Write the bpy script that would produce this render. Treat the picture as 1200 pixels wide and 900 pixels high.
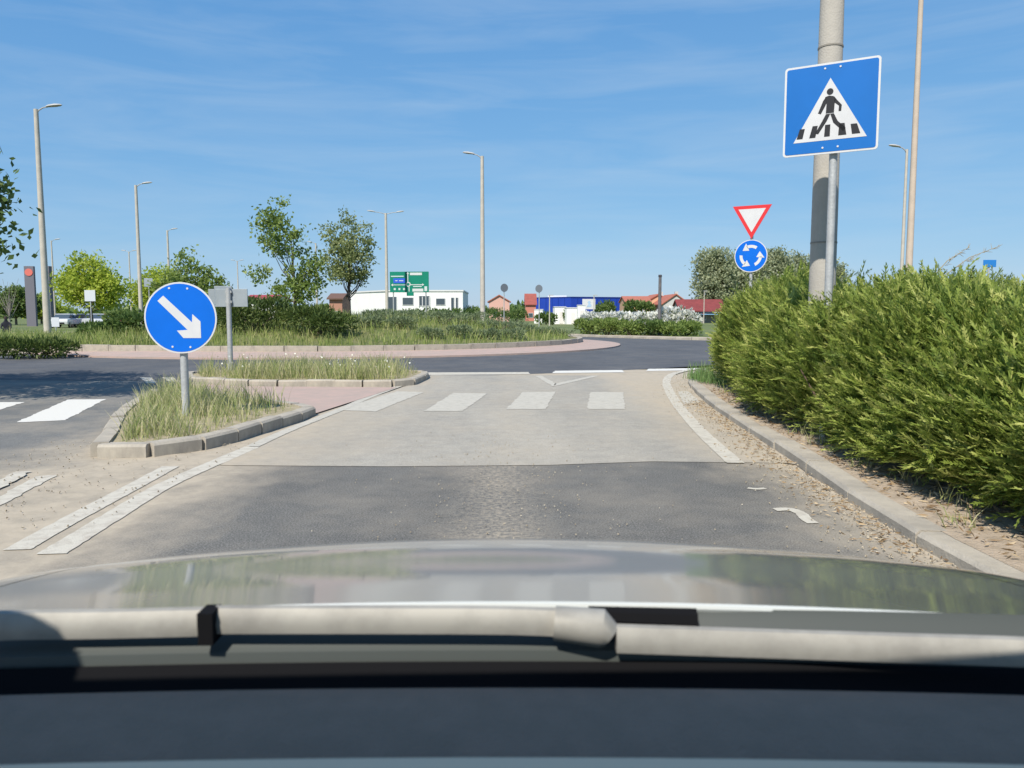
import bpy, math, random
import numpy as np
from mathutils import Vector, Matrix
R = math.radians
random.seed(7); rng = np.random.default_rng(7)
for o in list(bpy.data.objects): bpy.data.objects.remove(o)
scene = bpy.context.scene
COL = scene.collection

# ------------------------------------------------------------------ camera
CAMZ, FPX, HOR = 1.25, 901.0, 370.0
PITCH = math.atan((450 - HOR) / FPX)
cam_d = bpy.data.cameras.new('camera'); cam = bpy.data.objects.new('camera', cam_d); COL.objects.link(cam)
cam.location = (0, 0, CAMZ); cam.rotation_euler = (math.pi/2 - PITCH, 0, 0)
cam_d.sensor_width = 36; cam_d.lens = 36 * FPX / 1200
cam_d.clip_start = 0.05; cam_d.clip_end = 6000
cam_d.dof.use_dof = True; cam_d.dof.focus_distance = 14; cam_d.dof.aperture_fstop = 9.0
scene.camera = cam

# ------------------------------------------------------------------ light
SUN_DIR = Vector((0.42, 1.0, -1.24)).normalized()       # direction the light travels
elev = math.asin(-SUN_DIR.z); azim = math.atan2(-SUN_DIR.x, -SUN_DIR.y)
w = bpy.data.worlds.new('World'); scene.world = w; w.use_nodes = True
nt = w.node_tree; nt.nodes.clear()
def N(nt, t, **k):
    n = nt.nodes.new(t)
    for a, b in k.items(): setattr(n, a, b)
    return n
sky = N(nt, 'ShaderNodeTexSky', sky_type='NISHITA', sun_disc=False, sun_elevation=elev, sun_rotation=azim,
        altitude=100, air_density=1.0, dust_density=0.25, ozone_density=3.0)
tc = N(nt, 'ShaderNodeTexCoord'); mp = N(nt, 'ShaderNodeMapping'); mp.inputs['Scale'].default_value = (2.2, 2.2, 17)
mp.inputs['Rotation'].default_value = (R(3), R(-4), R(20))
nz = N(nt, 'ShaderNodeTexNoise'); nz.inputs['Scale'].default_value = 1.7; nz.inputs['Detail'].default_value = 6; nz.inputs['Roughness'].default_value = .55
nz.inputs['Distortion'].default_value = .5
rp = N(nt, 'ShaderNodeValToRGB'); rp.color_ramp.elements[0].position = .40; rp.color_ramp.elements[1].position = .82
rp.color_ramp.elements[1].color = (.30, .30, .30, 1)
mx = N(nt, 'ShaderNodeMixRGB'); mx.inputs[2].default_value = (4.2, 5.1, 6.0, 1)
bg = N(nt, 'ShaderNodeBackground'); bg.inputs['Strength'].default_value = 0.10
wo = N(nt, 'ShaderNodeOutputWorld')
L = nt.links.new
L(tc.outputs['Generated'], mp.inputs['Vector']); L(mp.outputs[0], nz.inputs['Vector']); L(nz.outputs['Fac'], rp.inputs['Fac'])
L(rp.outputs['Color'], mx.inputs[0]); sepc = N(nt, 'ShaderNodeSeparateColor'); comb = N(nt, 'ShaderNodeCombineColor'); L(sky.outputs[0], sepc.inputs[0])
for i_, (pw_, kf_) in enumerate(((.745, .778), (.496, 1.664), (.286, 3.35))):      # the camera's tone response to a clear sky
    p_ = N(nt, 'ShaderNodeMath', operation='POWER'); p_.inputs[1].default_value = pw_; m_ = N(nt, 'ShaderNodeMath', operation='MULTIPLY'); m_.inputs[1].default_value = kf_
    L(sepc.outputs[i_], p_.inputs[0]); L(p_.outputs[0], m_.inputs[0]); L(m_.outputs[0], comb.inputs[i_])
L(comb.outputs[0], mx.inputs[1]); L(mx.outputs[0], bg.inputs['Color']); L(bg.outputs[0], wo.inputs[0])
sd = bpy.data.lights.new('sun', 'SUN'); sd.energy = 4.4; sd.angle = R(.53); sd.color = (1, .935, .83)
so = bpy.data.objects.new('sun', sd); COL.objects.link(so); so.rotation_euler = SUN_DIR.to_track_quat('-Z', 'Y').to_euler()
so.location = (-10, -30, 40)
scene.view_settings.view_transform = 'Standard'; scene.view_settings.look = 'None'
scene.view_settings.exposure = 0.45; scene.view_settings.gamma = 1.0; scene.view_settings.use_curve_mapping = False

# ------------------------------------------------------------------ pixel helpers (photo is 1200 x 900)
_f = np.array([0, math.cos(PITCH), -math.sin(PITCH)]); _u = np.array([0, math.sin(PITCH), math.cos(PITCH)])
def ray(px, py): return _f + np.array([1., 0, 0]) * (px-600)/FPX + _u * (450-py)/FPX
def G(px, py, z=0.0):
    d = ray(px, py); t = (z - CAMZ) / d[2]; return (d[0]*t, d[1]*t, z)
def P(px, py, Y):
    d = ray(px, py); t = Y / d[1]; return (d[0]*t, Y, CAMZ + d[2]*t)
def PX(px, Y, py=360): return P(px, py, Y)[0]
def PZ(py, Y, px=600): return P(px, py, Y)[2]

# ------------------------------------------------------------------ materials
MATS = {}
def mat(name, col, rough=.7, col2=None, scale=5.0, detail=4, bump=0.0, bscale=None, metal=0.0, coat=0.0, spec=.4, contrast=(.35, .65), emit=None):
    if name in MATS: return MATS[name]
    m = bpy.data.materials.new(name); m.use_nodes = True; t = m.node_tree; b = t.nodes['Principled BSDF']
    b.inputs['Base Color'].default_value = (*col, 1); b.inputs['Roughness'].default_value = rough
    b.inputs['Metallic'].default_value = metal; b.inputs['Specular IOR Level'].default_value = spec
    b.inputs['Coat Weight'].default_value = coat; b.inputs['Coat Roughness'].default_value = .06
    tcn = N(t, 'ShaderNodeTexCoord')
    if col2:
        n = N(t, 'ShaderNodeTexNoise'); n.inputs['Scale'].default_value = scale; n.inputs['Detail'].default_value = detail; n.inputs['Roughness'].default_value = .65
        r = N(t, 'ShaderNodeValToRGB'); r.color_ramp.elements[0].position = contrast[0]; r.color_ramp.elements[1].position = contrast[1]
        r.color_ramp.elements[0].color = (*col, 1); r.color_ramp.elements[1].color = (*col2, 1)
        t.links.new(tcn.outputs['Object'], n.inputs['Vector']); t.links.new(n.outputs['Fac'], r.inputs['Fac']); t.links.new(r.outputs[0], b.inputs['Base Color'])
    if bump:
        n = N(t, 'ShaderNodeTexNoise'); n.inputs['Scale'].default_value = bscale or scale*6; n.inputs['Detail'].default_value = 5
        bp = N(t, 'ShaderNodeBump'); bp.inputs['Strength'].default_value = bump; bp.inputs['Distance'].default_value = .02
        t.links.new(tcn.outputs['Object'], n.inputs['Vector']); t.links.new(n.outputs['Fac'], bp.inputs['Height']); t.links.new(bp.outputs[0], b.inputs['Normal'])
    MATS[name] = m; return m
def ramp(t, fac, stops):
    r = N(t, 'ShaderNodeValToRGB'); e = r.color_ramp.elements
    while len(e) < len(stops): e.new(.5)
    for i, (p, c) in enumerate(stops): e[i].position = p; e[i].color = (*c, 1) if len(c) == 3 else c
    t.links.new(fac, r.inputs[0]); return r.outputs[0]
def leaf_mat(name, c1, c2, c3=None, trans=.35, rough=.55):
    if name in MATS: return MATS[name]
    m = bpy.data.materials.new(name); m.use_nodes = True; t = m.node_tree; b = t.nodes['Principled BSDF']; out = t.nodes['Material Output']
    a = N(t, 'ShaderNodeAttribute', attribute_name='rnd')
    c = ramp(t, a.outputs['Fac'], [(0, c1), (.6, c2), (1, c3 or c2)])
    t.links.new(c, b.inputs['Base Color']); b.inputs['Roughness'].default_value = rough; b.inputs['Specular IOR Level'].default_value = .3
    tr = N(t, 'ShaderNodeBsdfTranslucent'); ms = N(t, 'ShaderNodeMixShader'); ms.inputs[0].default_value = trans
    t.links.new(c, tr.inputs[0]); t.links.new(b.outputs[0], ms.inputs[1]); t.links.new(tr.outputs[0], ms.inputs[2]); t.links.new(ms.outputs[0], out.inputs[0])
    MATS[name] = m; return m

# ------------------------------------------------------------------ object helpers
def tag(o, label=None, cat=None, group=None, kind=None):
    if label: o['label'] = label
    if cat: o['category'] = cat
    if group: o['group'] = group
    if kind: o['kind'] = kind
    return o
def empty(name, loc=(0, 0, 0), rz=0, label=None, cat=None, group=None, kind=None):
    o = bpy.data.objects.new(name, None); COL.objects.link(o); o.location = loc; o.rotation_euler.z = rz; o.empty_display_size = .1
    return tag(o, label, cat, group, kind)
def link(name, me, parent=None, m=None):
    if m is not None and not me.materials: me.materials.append(m)
    o = bpy.data.objects.new(name, me); COL.objects.link(o)
    if parent: o.parent = parent
    return o
class MB:
    def __init__(s): s.v = []; s.f = []
    def add(s, vs, fs):
        n = len(s.v); s.v += [tuple(map(float, p)) for p in vs]; s.f += [tuple(i+n for i in f) for f in fs]; return s
    def box(s, c, d, rz=0, M=None):
        hx, hy, hz = d[0]/2, d[1]/2, d[2]/2
        vs = [Vector((x, y, z)) for x in (-hx, hx) for y in (-hy, hy) for z in (-hz, hz)]
        rot = Matrix.Rotation(rz, 3, 'Z') if M is None else M
        vs = [rot @ p + Vector(c) for p in vs]
        return s.add(vs, [(0, 1, 3, 2), (4, 6, 7, 5), (0, 4, 5, 1), (2, 3, 7, 6), (0, 2, 6, 4), (1, 5, 7, 3)])
    def tube(s, path, rad, n=10, cap=True, flat=1.0):
        path = [Vector(p) for p in path]; rad = rad if hasattr(rad, '__len__') else [rad]*len(path)
        vs = []; fs = []
        ref = None
        for i, p in enumerate(path):
            d = (path[min(i+1, len(path)-1)] - path[max(i-1, 0)]).normalized()
            if ref is None: ref = Vector((1, 0, 0)) if abs(d.x) < .9 else Vector((0, 1, 0))
            a = (ref - d*ref.dot(d)).normalized(); b = d.cross(a); ref = a
            for k in range(n):
                t = 2*math.pi*k/n; vs.append(p + a*math.cos(t)*rad[i] + b*math.sin(t)*rad[i]*flat)
        for i in range(len(path)-1):
            for k in range(n):
                k2 = (k+1) % n; fs.append((i*n+k, i*n+k2, (i+1)*n+k2, (i+1)*n+k))
        if cap: fs += [tuple(reversed(range(n))), tuple(range((len(path)-1)*n, len(path)*n))]
        return s.add(vs, fs)
    def prism(s, pts, h0, h1, axes=((1, 0, 0), (0, 1, 0), (0, 0, 1)), o=(0, 0, 0)):
        A, B, C = (Vector(a) for a in axes); O = Vector(o); n = len(pts)
        ar = sum(pts[i][0]*pts[(i+1) % n][1] - pts[(i+1) % n][0]*pts[i][1] for i in range(n))
        if ar < 0: pts = list(reversed(pts))
        vs = [O + A*p[0] + B*p[1] + C*h0 for p in pts] + [O + A*p[0] + B*p[1] + C*h1 for p in pts]
        fs = [tuple(reversed(range(n))), tuple(range(n, 2*n))] + [(i, (i+1) % n, n+(i+1) % n, n+i) for i in range(n)]
        return s.add(vs, fs)
    def build(s, name, m, parent=None, smooth=False, bevel=0, **k):
        me = bpy.data.meshes.new(name); me.from_pydata(s.v, [], s.f); me.update()
        if smooth:
            me.polygons.foreach_set('use_smooth', [True]*len(me.polygons))
            try: me.set_sharp_from_angle(angle=R(40))
            except Exception: pass
        o = link(name, me, parent, m)
        if bevel:
            md = o.modifiers.new('b', 'BEVEL'); md.width = bevel; md.segments = 2; md.limit_method = 'ANGLE'
        return tag(o, **k)
def quads(name, V, m, parent=None, rnd=None, **k):
    """V: (n,4,3) array of loose quads, one mesh"""
    V = np.asarray(V, dtype=np.float32); n = len(V); me = bpy.data.meshes.new(name)
    me.vertices.add(4*n); me.vertices.foreach_set('co', V.reshape(-1))
    me.loops.add(4*n); me.loops.foreach_set('vertex_index', np.arange(4*n, dtype=np.int32))
    me.polygons.add(n); me.polygons.foreach_set('loop_start', np.arange(n, dtype=np.int32)*4)
    try: me.polygons.foreach_set('loop_total', np.full(n, 4, dtype=np.int32))
    except Exception: pass
    a = me.attributes.new('rnd', 'FLOAT', 'FACE')
    a.data.foreach_set('value', np.asarray(rng.random(n) if rnd is None else rnd, dtype=np.float32))
    me.update(calc_edges=True)
    return tag(link(name, me, parent, m), **k)
def unit(v): return v / (np.linalg.norm(v, axis=-1, keepdims=True) + 1e-9)
def leaves(C, D, length, width, up=None):
    """diamond leaves at C pointing D"""
    n = len(C); D = unit(D); s = unit(np.cross(D, rng.normal(size=(n, 3)))); l = np.asarray(length).reshape(-1, 1)*np.ones((n, 1)); wd = np.asarray(width).reshape(-1, 1)*np.ones((n, 1))
    nn = np.cross(s, D)
    return np.stack([C, C + D*l*.45 + s*wd*.5 + nn*wd*.12, C + D*l, C + D*l*.45 - s*wd*.5 + nn*wd*.12], axis=1)
def sheet(name, pts, m, z, parent=None, **k):
    me = bpy.data.meshes.new(name); me.from_pydata([(p[0], p[1], z) for p in pts], [], [tuple(range(len(pts)))]); me.update()
    if me.polygons[0].normal.z < 0: me.flip_normals()
    return tag(link(name, me, parent, m), **k)
def instance(src, name, parent, loc=None, rz=None, sc=None, mw=None):
    o = src.copy(); COL.objects.link(o); o.name = name; o.parent = parent
    if loc is not None: o.location = loc
    if rz is not None: o.rotation_euler = (0, 0, rz)
    if sc is not None: o.scale = sc
    return o
def copy_tree(o, parent=None):
    c = o.copy(); COL.objects.link(c); c.parent = parent
    for ch in list(o.children): copy_tree(ch, c)
    return c

# ------------------------------------------------------------------ road materials
def road_mat(name, base, base2, dust, xs, dustfloor=0.0, aggregate=.25, streak=None):
    """asphalt with aggregate speckle, wear, and sand drifted over it. xs: list of (x0,x1) ramps in metres where sand goes 0 -> 1"""
    m = bpy.data.materials.new(name); m.use_nodes = True; t = m.node_tree; b = t.nodes['Principled BSDF']
    g = N(t, 'ShaderNodeNewGeometry'); sp = N(t, 'ShaderNodeSeparateXYZ'); t.links.new(g.outputs['Position'], sp.inputs[0])
    def noise(s, d=5, ro=.6, stretch=None):
        n = N(t, 'ShaderNodeTexNoise'); n.inputs['Scale'].default_value = s; n.inputs['Detail'].default_value = d; n.inputs['Roughness'].default_value = ro
        if stretch:
            q = N(t, 'ShaderNodeMapping'); q.inputs['Scale'].default_value = stretch; t.links.new(g.outputs['Position'], q.inputs[0]); t.links.new(q.outputs[0], n.inputs['Vector'])
        else: t.links.new(g.outputs['Position'], n.inputs['Vector'])
        return n.outputs['Fac']
    def mth(op, a, b_, clamp=False):
        n = N(t, 'ShaderNodeMath', operation=op, use_clamp=clamp)
        for i, q in enumerate((a, b_)):
            if isinstance(q, (int, float)): n.inputs[i].default_value = q
            else: t.links.new(q, n.inputs[i])
        return n.outputs[0]
    big = noise(.55, 6, .6, (1, .35, 1)); mid = noise(6, 6); fine = noise(95, 3, .75)
    col = ramp(t, mth('ADD', mth('MULTIPLY', big, .65), mth('MULTIPLY', mid, .35)), [(.36, base), (.62, base2)])
    ag = N(t, 'ShaderNodeMixRGB', blend_type='OVERLAY'); ag.inputs[0].default_value = aggregate
    t.links.new(col, ag.inputs[1]); t.links.new(ramp(t, fine, [(.38, (.15,)*3), (.68, (.85,)*3)]), ag.inputs[2])
    wob = mth('MULTIPLY', mth('SUBTRACT', noise(1.3, 6, .65, (1, .5, 1)), .5), 1.5)
    tot = None
    for x0, x1 in xs:
        mr = N(t, 'ShaderNodeMapRange'); mr.inputs[1].default_value = x0; mr.inputs[2].default_value = x1; mr.inputs[3].default_value = 0; mr.inputs[4].default_value = 1
        t.links.new(mth('ADD', sp.outputs[0], wob), mr.inputs[0]); tot = mr.outputs[0] if tot is None else mth('ADD', tot, mr.outputs[0], True)
    d = mth('MULTIPLY', mth('ADD', mth('MULTIPLY', noise(3.2, 7, .7), 1.4), .15), tot, True) if tot is not None else None
    fl = ramp(t, noise(1.1, 6, .7), [(.42, (0,)*3), (.75, (dustfloor,)*3)])
    d = mth('ADD', d, fl, True) if d is not None else fl
    if streak:
        s0, s1, amt = streak
        k = mth('SUBTRACT', 1.0, mth('MULTIPLY', mth('ABSOLUTE', mth('SUBTRACT', mth('ADD', sp.outputs[0], mth('MULTIPLY', wob, .25)), s0), 0.0), 1/s1), True)
        d = mth('ADD', d, mth('MULTIPLY', mth('MULTIPLY', k, amt), ramp(t, noise(30, 4), [(.4, (0,)*3), (.6, (1,)*3)])), True)
    dc = ramp(t, noise(9, 6, .7), [(.3, dust), (.7, tuple(c*.82 for c in dust))])
    mxn = N(t, 'ShaderNodeMixRGB'); t.links.new(d, mxn.inputs[0]); t.links.new(ag.outputs[0], mxn.inputs[1]); t.links.new(dc, mxn.inputs[2])
    t.links.new(mxn.outputs[0], b.inputs['Base Color']); b.inputs['Roughness'].default_value = .85; b.inputs['Specular IOR Level'].default_value = .25
    bp = N(t, 'ShaderNodeBump'); bp.inputs['Strength'].default_value = .5; bp.inputs['Distance'].default_value = .008
    t.links.new(mth('ADD', mth('MULTIPLY', fine, .6), mid), bp.inputs['Height']); t.links.new(bp.outputs[0], b.inputs['Normal'])
    return m
SAND = (.45, .385, .295)
M_pale = road_mat('dusty_asphalt', (.275, .258, .225), (.40, .368, .31), SAND, [(-1.2, -2.6), (1.5, 2.3)], .40, .3, streak=(-.05, .35, .35))
M_dark = road_mat('asphalt', (.122, .118, .109), (.165, .16, .147), SAND, [(-1.75, -2.5), (1.5, 2.3)], .30, .85, streak=(-.1, .45, .55))
M_left = road_mat('worn_asphalt', (.13, .13, .125), (.18, .178, .168), SAND, [(-4.9, -3.5)], .5, .4)
M_ring = road_mat('ring_asphalt', (.072, .076, .085), (.105, .108, .115), SAND, [], .12, .35)
M_soil = mat('sandy_soil', (.45, .365, .28), .95, (.31, .25, .185), 9, 8, .8, 60)
M_conc = mat('kerb_concrete', (.43, .385, .315), .9, (.31, .28, .235), 4, 6, .4, 90)
M_pink = mat('pink_pavers', (.43, .31, .265), .9, (.36, .285, .245), 3, 6, .3, 60)
M_white = None
def paint_mat(name, wear, under, col=(.51, .475, .40)):
    m = mat(name, under, .8, col, 11, 12, .3, 120, contrast=(wear-.14, wear+.10)); return m
M_paint = paint_mat('road_paint', .45, (.38, .34, .28)); M_paintw = paint_mat('worn_road_paint', .44, (.37, .345, .29), (.47, .44, .375))
M_paintl = paint_mat('bright_road_paint', .30, (.34, .33, .30), (.62, .60, .55))

# ------------------------------------------------------------------ ground and roads
def grass_ground():
    m = bpy.data.materials.new('field_grass'); m.use_nodes = True; t = m.node_tree; b = t.nodes['Principled BSDF']
    g = N(t, 'ShaderNodeNewGeometry')
    n1 = N(t, 'ShaderNodeTexNoise'); n1.inputs['Scale'].default_value = .07; n1.inputs['Detail'].default_value = 8; n1.inputs['Roughness'].default_value = .7
    t.links.new(g.outputs['Position'], n1.inputs['Vector'])
    t.links.new(ramp(t, n1.outputs['Fac'], [(.3, (.07, .10, .025)), (.5, (.115, .145, .04)), (.7, (.19, .18, .075))]), b.inputs['Base Color']); b.inputs['Roughness'].default_value = .95
    return m
M_field = grass_ground()
sheet('ground', [(-3000, -3000), (3000, -3000), (3000, 3000), (-3000, 3000)], M_field, -.05, kind='structure')
C1 = np.array([-7.5, 34.2]); C2 = np.array([-20.0, 37.0])
def hull(pts):
    pts = sorted(set(map(tuple, pts)))
    def half(p):
        h = []
        for q in p:
            while len(h) > 1 and (h[-1][0]-h[-2][0])*(q[1]-h[-2][1]) - (h[-1][1]-h[-2][1])*(q[0]-h[-2][0]) <= 0: h.pop()
            h.append(q)
        return h[:-1]
    return half(pts) + half(pts[::-1])
def circ(c, r, n=72): return [(c[0]+r*math.cos(2*math.pi*k/n), c[1]+r*math.sin(2*math.pi*k/n)) for k in range(n)]
ring_out = hull(circ(C1, 19.3) + circ(C2, 18.5))
ring = sheet('roundabout_road', ring_out, M_ring, -.004, kind='structure')
exit_r = sheet('exit_road', [(6, 24), (60, 20), (60, 28), (11, 36)], M_ring, -.008, kind='structure')
exit_l = sheet('exit_road', [(-30, 28), (-90, 24), (-90, 34), (-30, 42)], M_ring, -.008, kind='structure')
# approach road
kerbx = [(2.25, -14), (2.22, 2), (2.22, 4.2), (2.4, 6.4), (2.53, 8), (2.69, 10), (2.97, 12.4), (3.35, 14.6), (4.0, 16.6), (5.4, 18.3), (7.8, 19.9), (10.6, 21.8)]
road = sheet('road', [(-2.45, 6.35), (-1.0, 6.30), (.3, 6.36), (1.2, 6.52), (2.3, 6.45)] + [k for k in kerbx if 6.4 <= k[1] < 16.7] + [(3.3, 16.15), (1.5, 16.05), (0, 16.1), (-1.7, 16.2), (-1.9, 13.4), (-2.45, 9.6)], M_pale, .004, kind='structure')
patch = sheet('road', [(-3.4, -14), (2.3, -14), (2.3, 6.55), (1.2, 6.6), (.3, 6.45), (-1, 6.4), (-2.5, 7.2), (-3.6, 6.6)], M_dark, .0, kind='structure')
left_lane = sheet('road', [(-10.2, -14), (2.3, -14), (2.35, 6), (2.8, 10), (3.4, 14), (4.3, 16.6), (5, 18), (-10.4, 18), (-10.2, 12)], M_left, -.0065, kind='structure')

def smooth_path(p, n=6):
    p = [np.array(q, float) for q in p]; out = []
    for i in range(len(p)-1):
        a, b, c, d = p[max(i-1, 0)], p[i], p[i+1], p[min(i+2, len(p)-1)]
        for k in range(n):
            t = k/n; out.append(.5*((2*b) + (c-a)*t + (2*a-5*b+4*c-d)*t*t + (3*b-a-3*c+d)*t**3))
    out.append(p[-1]); return out
_kb = MB().box((0, 0, 0), (1, 1, 1)); _kb_me = None
def kerb_mesh(h, wdt):
    mb = MB(); e = .022
    # chamfered section extruded along x (unit length, shared)
    pts = [(-wdt/2, -.15), (wdt/2, -.15), (wdt/2, h), (-wdt/2+e, h), (-wdt/2, h-e)]
    mb.prism(pts, -.5, .5, axes=((0, 1, 0), (0, 0, 1), (1, 0, 0)))
    o = mb.build('kerb_stone', M_conc); return o
_kerb_src = {}
def kerbs(parent, path, h=.11, wdt=.15, step=1.0, z=0, closed=False, jitter=.012, curve=True):
    """stones along a path; the lane is on the left-hand (-normal) side of the section"""
    p = smooth_path(path, 12) if curve else [np.array(q, float) for q in path]
    dist = np.cumsum([0] + [np.linalg.norm(p[i+1]-p[i]) for i in range(len(p)-1)]); n = max(1, round(dist[-1]/step))
    xs = np.interp(np.linspace(0, dist[-1], n+1), dist, [q[0] for q in p]); ys = np.interp(np.linspace(0, dist[-1], n+1), dist, [q[1] for q in p])
    key = (h, wdt)
    if key not in _kerb_src: _kerb_src[key] = kerb_mesh(h, wdt); src = _kerb_src[key]; first = True
    else: src = _kerb_src[key]; first = False
    for i in range(n):
        dx, dy = xs[i+1]-xs[i], ys[i+1]-ys[i]; L_ = math.hypot(dx, dy); a = math.atan2(dy, dx)
        o = src if first and i == 0 else instance(src, 'kerb_stone', parent)
        o.parent = parent; o.location = ((xs[i]+xs[i+1])/2 + random.uniform(-jitter, jitter), (ys[i]+ys[i+1])/2, z + random.uniform(-jitter, jitter)*.7)
        o.rotation_euler = (random.uniform(-.02, .02), random.uniform(-.008, .008), a + random.uniform(-.012, .012)); o.scale = (L_ - .012, 1, 1)
# right verge: soil behind the kerb
kr = smooth_path(kerbx, 8)
verge = MB(); vo = [(q[0]+.13, q[1]) for q in kr] + [(60, 19.6), (60, -14)]
verge = sheet('verge', vo, M_soil, .078, kind='structure')
kerbs(verge, [(k[0]+.085, k[1]) for k in reversed(kerbx)], h=.085, wdt=.17, step=1.0)
# left verge
lv = [(-10.2, -14), (-10.2, 12), (-11.2, 16), (-15, 19.2), (-22, 19.5), (-40, 19.5), (-60, 15), (-60, -14)]
lverge = sheet('verge', lv, M_field, .09, kind='structure')
kerbs(lverge, lv[:6], h=.105, wdt=.17)
# island 1 (nose island with the keep-right sign)
isl1 = [G(107, 536)[:2], G(139, 539)[:2], G(179, 536)[:2], G(215, 532)[:2], G(280, 517)[:2], G(319, 504)[:2], G(367, 488)[:2], (-2.75, 10.0), (-5.35, 11.9), (-5.45, 11.4), (-4.85, 9.4), (-4.0, 7.4)]
def inset(pts, d):
    out = []; n = len(pts); ar = sum(pts[i][0]*pts[(i+1) % n][1]-pts[(i+1) % n][0]*pts[i][1] for i in range(n)); s = 1 if ar > 0 else -1
    for i in range(n):
        a, b, c = np.array(pts[i-1]), np.array(pts[i]), np.array(pts[(i+1) % n])
        u, v = (b-a)/np.linalg.norm(b-a), (c-b)/np.linalg.norm(c-b); nn = np.array([-u[1]-v[1], u[0]+v[0]])*s; nn /= np.linalg.norm(nn)+1e-9
        out.append(tuple(b + nn*d))
    return out
M_dry = mat('dry_soil', (.40, .33, .23), .95, (.27, .24, .13), 5, 8, .8, 50)
def island(name, pts, label=None):
    o = sheet(name, inset(pts, .12), M_dry, .10, kind='structure')
    kp = inset(pts, .075); kerbs(o, [p for p in (kp + [kp[0]])], h=.12, wdt=.15, step=.5)
    return o
i1 = island('splitter_island', isl1)
isl2 = [G(222, 449)[:2], G(280, 453)[:2], G(380, 453.5)[:2], G(470, 453.5)[:2], (-1.72, 14.3), G(500, 445)[:2], (-1.75, 15.9), (-2.4, 16.1), (-6.2, 16.1), (-6.5, 15.2)]
i2 = island('splitter_island', isl2)
sheet('refuge_pavement', [(-2.0, 13.3), (-2.5, 9.75), (-5.4, 11.9), (-5.9, 14.1), (-4.8, 13.5)], M_pink, .012, kind='structure')

# roundabout island: apron, kerb, mound
inner = hull(circ(C1, 10.5) + circ(C2, 10.3))
inner = [tuple(np.array(inner[i])*(1-t_) + np.array(inner[(i+1) % len(inner)])*t_) for i in range(len(inner)) for t_ in np.linspace(0, 1, max(2, int(math.dist(inner[i], inner[(i+1) % len(inner)])/.5)+1))[:-1]]
CC = np.array([-13.0, 35.5])
th = np.array([math.atan2(p[1]-CC[1], p[0]-CC[0]) for p in inner]); rr = np.array([math.hypot(p[0]-CC[0], p[1]-CC[1]) for p in inner])
od = np.argsort(th); th, rr = th[od], rr[od]
def isl_r(a): return np.interp(a, np.concatenate([th-2*math.pi, th, th+2*math.pi]), np.concatenate([rr, rr, rr]))
def isl_z(x, y):
    a = np.arctan2(y-CC[1], x-CC[0]); s = np.hypot(x-CC[0], y-CC[1])/isl_r(a)
    return np.where(s < 1, .27 + .85*np.clip(1-(np.hypot(x-C1[0], y-C1[1])/10.4)**2.2, 0, 1)*np.clip((1-s)*4, 0, 1), 0.0)
NA, NS = 120, 14; vs = []; fs = []
for j in range(NS+1):
    s = j/NS*.993
    for k in range(NA):
        a = -math.pi + 2*math.pi*k/NA; r = isl_r(a)*s; x, y = CC[0]+r*math.cos(a), CC[1]+r*math.sin(a); vs.append((x, y, float(isl_z(x, y))))
for j in range(NS):
    for k in range(NA):
        k2 = (k+1) % NA; fs.append((j*NA+k, (j+1)*NA+k, (j+1)*NA+k2, j*NA+k2))
M_isl = mat('island_turf', (.10, .13, .035), .95, (.17, .16, .07), 1.2, 8, .6, 20)
mound = MB().add(vs, fs).build('roundabout_island', M_isl, smooth=True, kind='structure')
ap_out = circ(C1, 12.2, 120); ap_in = circ(C1, 10.4, 120)
vs = [(*p, .05) for p in ap_out] + [(*p, .16) for p in ap_in] + [(*p, -.05) for p in ap_out]
fs = [(k, (k+1) % 120, 120+(k+1) % 120, 120+k) for k in range(120)] + [(240+k, 240+(k+1) % 120, (k+1) % 120, k) for k in range(120)]
MB().add(vs, fs).build('apron', M_pink, kind='structure')
kin = [tuple(CC + (np.array(p)-CC)*1.0) for p in inner]
i0 = max(range(len(kin)), key=lambda i: kin[i][0]); kin = kin[i0:] + kin[:i0+1]
kerbs(mound, list(reversed(kin)), h=.20, wdt=.2, step=1.0, z=.12, curve=False)
# far verge
fv = [(-2, 52.2), (1.0, 50.5), (3.5, 47.6), (6, 44.4), (8.5, 41.2), (11, 39.0), (16, 37.4), (26, 36.5), (60, 36)]
sheet('verge', fv + [(60, 80), (-2, 80)], M_field, .09, kind='structure')
fk = sheet('path', [(p[0]-.2, p[1]-.1) for p in fv] + [(p[0]+.5, p[1]+1.3) for p in reversed(fv)], M_soil, .11, kind='structure')
kerbs(fk, [(p[0]-.25, p[1]-.15) for p in fv], h=.13, wdt=.18)

# ------------------------------------------------------------------ markings
def mark(name, pix, m, parent, z=None):
    z = parent.data.vertices[0].co.z + .004 if z is None else z
    c = [np.array(G(px, py)[:2]) for px, py in pix]; out = []
    for i in range(len(c)):
        a, b_ = c[i], c[(i+1) % len(c)]; k = max(2, int(np.linalg.norm(b_-a)/.07))
        for j in range(k): out.append(tuple(a + (b_-a)*j/k + rng.normal(0, .009, 2)))
    return sheet(name, out, m, z, parent)
for q in ([(531, 461), (572, 461.5), (541.5, 482.5), (497, 482.5)], [(613, 460), (651, 459.5), (639.5, 480), (593, 480)], [(691.5, 460), (730, 460), (733, 480), (688, 480)]):
    mark('zebra_stripe', q, M_paintw, road)
mark('zebra_stripe', [(465, 459), (497, 460), (440, 483), (396, 481)], M_paintw, road)
mark('zebra_stripe', [(794, 459), (806, 459), (822, 472), (802, 474)], M_paintw, road, .0065)
mark('zebra_stripe', [(79.5, 468), (124, 467.5), (76.6, 492), (18, 494.7)], M_paintl, left_lane)
mark('zebra_stripe', [(-30, 471), (28, 471), (-22, 487), (-100, 490)], M_paintl, left_lane)
mark('yield_line', [(478, 436.5), (619, 436), (621, 438.6), (476, 439.5)], M_paint, ring)
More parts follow.
